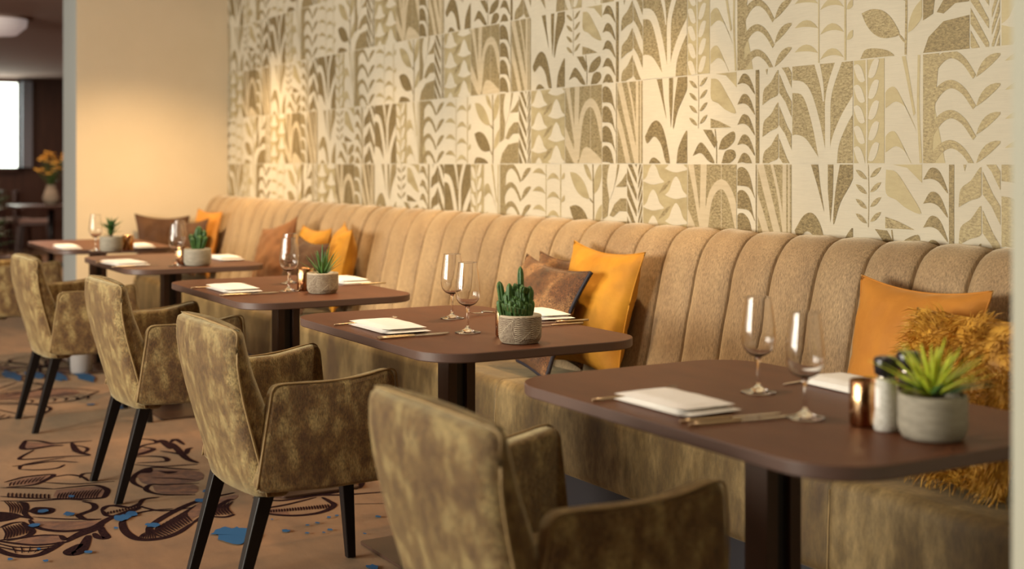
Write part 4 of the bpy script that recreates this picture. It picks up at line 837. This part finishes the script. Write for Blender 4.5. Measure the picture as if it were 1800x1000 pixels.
make_cushion('velvet_cushion', 'dark brown cushion against the pale end wall, leftmost of all cushions', M['umber_pillow'], .40, .42, .12, (-9.35, 2.555, .655), (radians(-11), radians(3), radians(90)), UP, 9, .12)
make_cushion('velvet_cushion', 'dark brown cushion at the end wall, right behind the upright cactus', M['umber_pillow'], .44, .41, .12, (-8.98, 2.61, .640), (radians(-18), radians(-3), radians(14)), UP, 10, .1)
make_cushion('velvet_cushion', 'orange cushion at the end wall showing above the dark ones', M['orange_pillow'], .46, .47, .11, (-9.03, 2.755, .66), (radians(-12), radians(1), radians(4)), UP, 11, .08)
# shaggy cushion
o = make_cushion('shaggy_cushion', 'shaggy mustard long-haired cushion in front of the ochre one, cut by the right edge', M['fur'], .42, .42, .16, (-2.23, 2.585, .668), (radians(-16), 0, radians(-6)), None, 12, .03)
random.seed(9); fm = MB()
for i in range(5200):
    u, v = random.uniform(-1, 1), random.uniform(-1, 1)
    x, z = u * .205, v * .205; th = .08 * max(0, 1 - u * u) ** .55 * max(0, 1 - v * v) ** .55
    y = -th if i % 6 else th; p = Vector((x, y, z)); nrm = Vector((u * .9, -1.0 if i % 6 else 1.0, v * .9)).normalized()
    cl = Vector((noise.noise(Vector((u * 3, v * 3, 5))), 0, noise.noise(Vector((u * 3, v * 3, 9))))) * 1.6
    d0 = (nrm * .55 + cl + Vector((random.uniform(-.5, .5), random.uniform(-.3, .3), random.uniform(-.5, .5) - .35))).normalized(); L = random.uniform(.028, .055)
    d1 = (d0 + Vector((random.uniform(-.5, .5), 0, -.5))).normalized()
    a = p; b_ = p + d0 * L * .55; c = b_ + d1 * L * .5; sd = d0.cross(Vector((random.random(), 1, random.random()))).normalized() * random.uniform(.0011, .002)
    fm.add([a - sd, a + sd, b_ + sd * .8, b_ - sd * .8, c], [(0, 1, 2, 3), (3, 2, 4)])
props(fm.build('long_pile', M['fur'], o, True), kind='stuff')

# ================================================================ FAR ROOM
def dark_chair(label, loc, rz):
    t = thing('dark_dining_chair', label, 'chair', (*loc, 0), rz, 'dark wooden chairs in the far room')
    mesh_obj('seat', *rbox(-.24, .24, -.22, .24, .40, .45, .015, .05), M['dark_wood'], t); mesh_obj('seat_pad', *rbox(-.225, .225, -.20, .225, .45, .485, .015, .05), M['cushion_pale'], t)
    bk = MB(); bk.add(*rbox(-.23, .23, -.27, -.235, .72, .88, .012, .015)); bk.add(*rbox(-.23, -.19, -.26, -.22, .42, .86, .008, .01)); bk.add(*rbox(.19, .23, -.26, -.22, .42, .86, .008, .01)); bk.add(*rbox(-.2, .2, -.26, -.235, .52, .66, .008, .01)); bk.build('backrest', M['dark_wood'], t)
    for sx in (-1, 1):
        for sy in (-1, 1):
            mesh_obj('leg', *loft([rrect(.045, .045, .005, 2, sx * .2, sy * .19, .41), rrect(.03, .03, .004, 2, sx * .21, sy * .22, .001)]), M['dark_wood'], t, False)
    return t
a = floor_pt(62, 447); d1 = dark_chair('dark wooden chair with pale seat pad beside the grey wall end, far room', a, -.3)
b_ = floor_pt(14, 444); dup(d1, (*b_, 0), .5, 'dark wooden chair at the left edge below the bright window, far room')
def far_table(label, x, y):
    t = thing('dark_dining_table', label, 'table', (x, y, 0), 0, 'dark wooden tables in the far room')
    mesh_obj('tabletop', *rbox(-.45, .45, -.45, .45, .71, .75, .008, .06), M['dark_wood'], t); mesh_obj('pedestal', *lathe([(.0, .03), (.04, .03), (.035, .4), (.04, .71), (.0, .71)], 20), M['post_dark'], t)
    mesh_obj('base_plate', *lathe([(.0, .001), (.26, .001), (.25, .03), (.0, .035)], 28), M['post_dark'], t); return t
# put the flower table where its vase stands in line with the photograph, 16 m down the room
Zt = 15.9; dx = (90 - 900) / FPX; tx, ty = -(Zt * (CT - dx * ST)), Zt * (dx * CT + ST)
ft = far_table('dark table carrying the yellow flowers in the far room', tx, ty)
t = thing('flower_vase', 'vase of yellow flowers glowing beside the grey wall end, far room', 'flowers', (tx, ty, .75))
mesh_obj('vase', *lathe([(.0, .001), (.07, .001), (.10, .08), (.07, .18), (.05, .22), (.06, .24), (.0, .235)], 28), M['pot_plain'], t)
fl2 = MB(); st = MB(); random.seed(2)
for i in range(30):
    a_ = random.uniform(0, 6.28); rr = .24 * sqrt(random.random()); hx, hy, hz = rr * cos(a_), rr * sin(a_), .36 + .34 * random.random() * (1 - rr)
    st.add(*tube([(0, 0, .22), (hx * .5, hy * .5, hz * .75), (hx, hy, hz)], .004, 5, 2))
    fh = MB()
    for k in range(9):
        aa = k * .7; c = Vector((hx, hy, hz)); pt = c + Vector((cos(aa) * .048, sin(aa) * .048, .025 * (k % 2))); sd = Vector((-sin(aa), cos(aa), 0)) * .018
        fh.add([c, c.lerp(pt, .6) - sd, pt, c.lerp(pt, .6) + sd], [(0, 1, 2, 3)])
    fh.build('flower_head', M['flower'], t)
st.build('stems', M['green_dark'], t)
# leafy plant at the left edge
Zp = 12.0; dx = (-22 - 900) / FPX; px_, py_ = -(Zp * (CT - dx * ST)), Zp * (dx * CT + ST)
t = thing('leafy_floor_plant', 'dark green leafy plant cut by the left edge, far room', 'plant', (px_, py_, 0))
mesh_obj('planter', *lathe([(.0, .001), (.17, .001), (.21, .38), (.19, .40), (.18, .36), (.0, .35)], 28), M['dark_wood'], t); mesh_obj('stem', *tube([(0, 0, .35), (.02, .01, .6), (0, 0, .9)], .014, 8), M['soil'], t)
lf = MB(); random.seed(14)
for i in range(60):
    a_ = i * 2.399; lf.add(*rod_leaf((0, 0, .45 + .5 * random.random()), a_, .3 + 1.1 * random.random(), .22 + .1 * random.random(), .028, .5))
lf.build('leaves', M['green_dark'], t)
# pale pot standing on the carpet beneath the farthest table
t = thing('floor_pot', 'small pale grey tub on the carpet under the farthest table, behind an armchair', 'tub', (*floor_pt(143, 655), 0))
mesh_obj('tub_body', *lathe([(.0, .001), (.055, .001), (.062, .01), (.068, .16), (.070, .175), (.064, .175), (.058, .02), (.0, .02)], 36), plain('pale_grey_ceramic', (.36, .33, .31), .6), t)
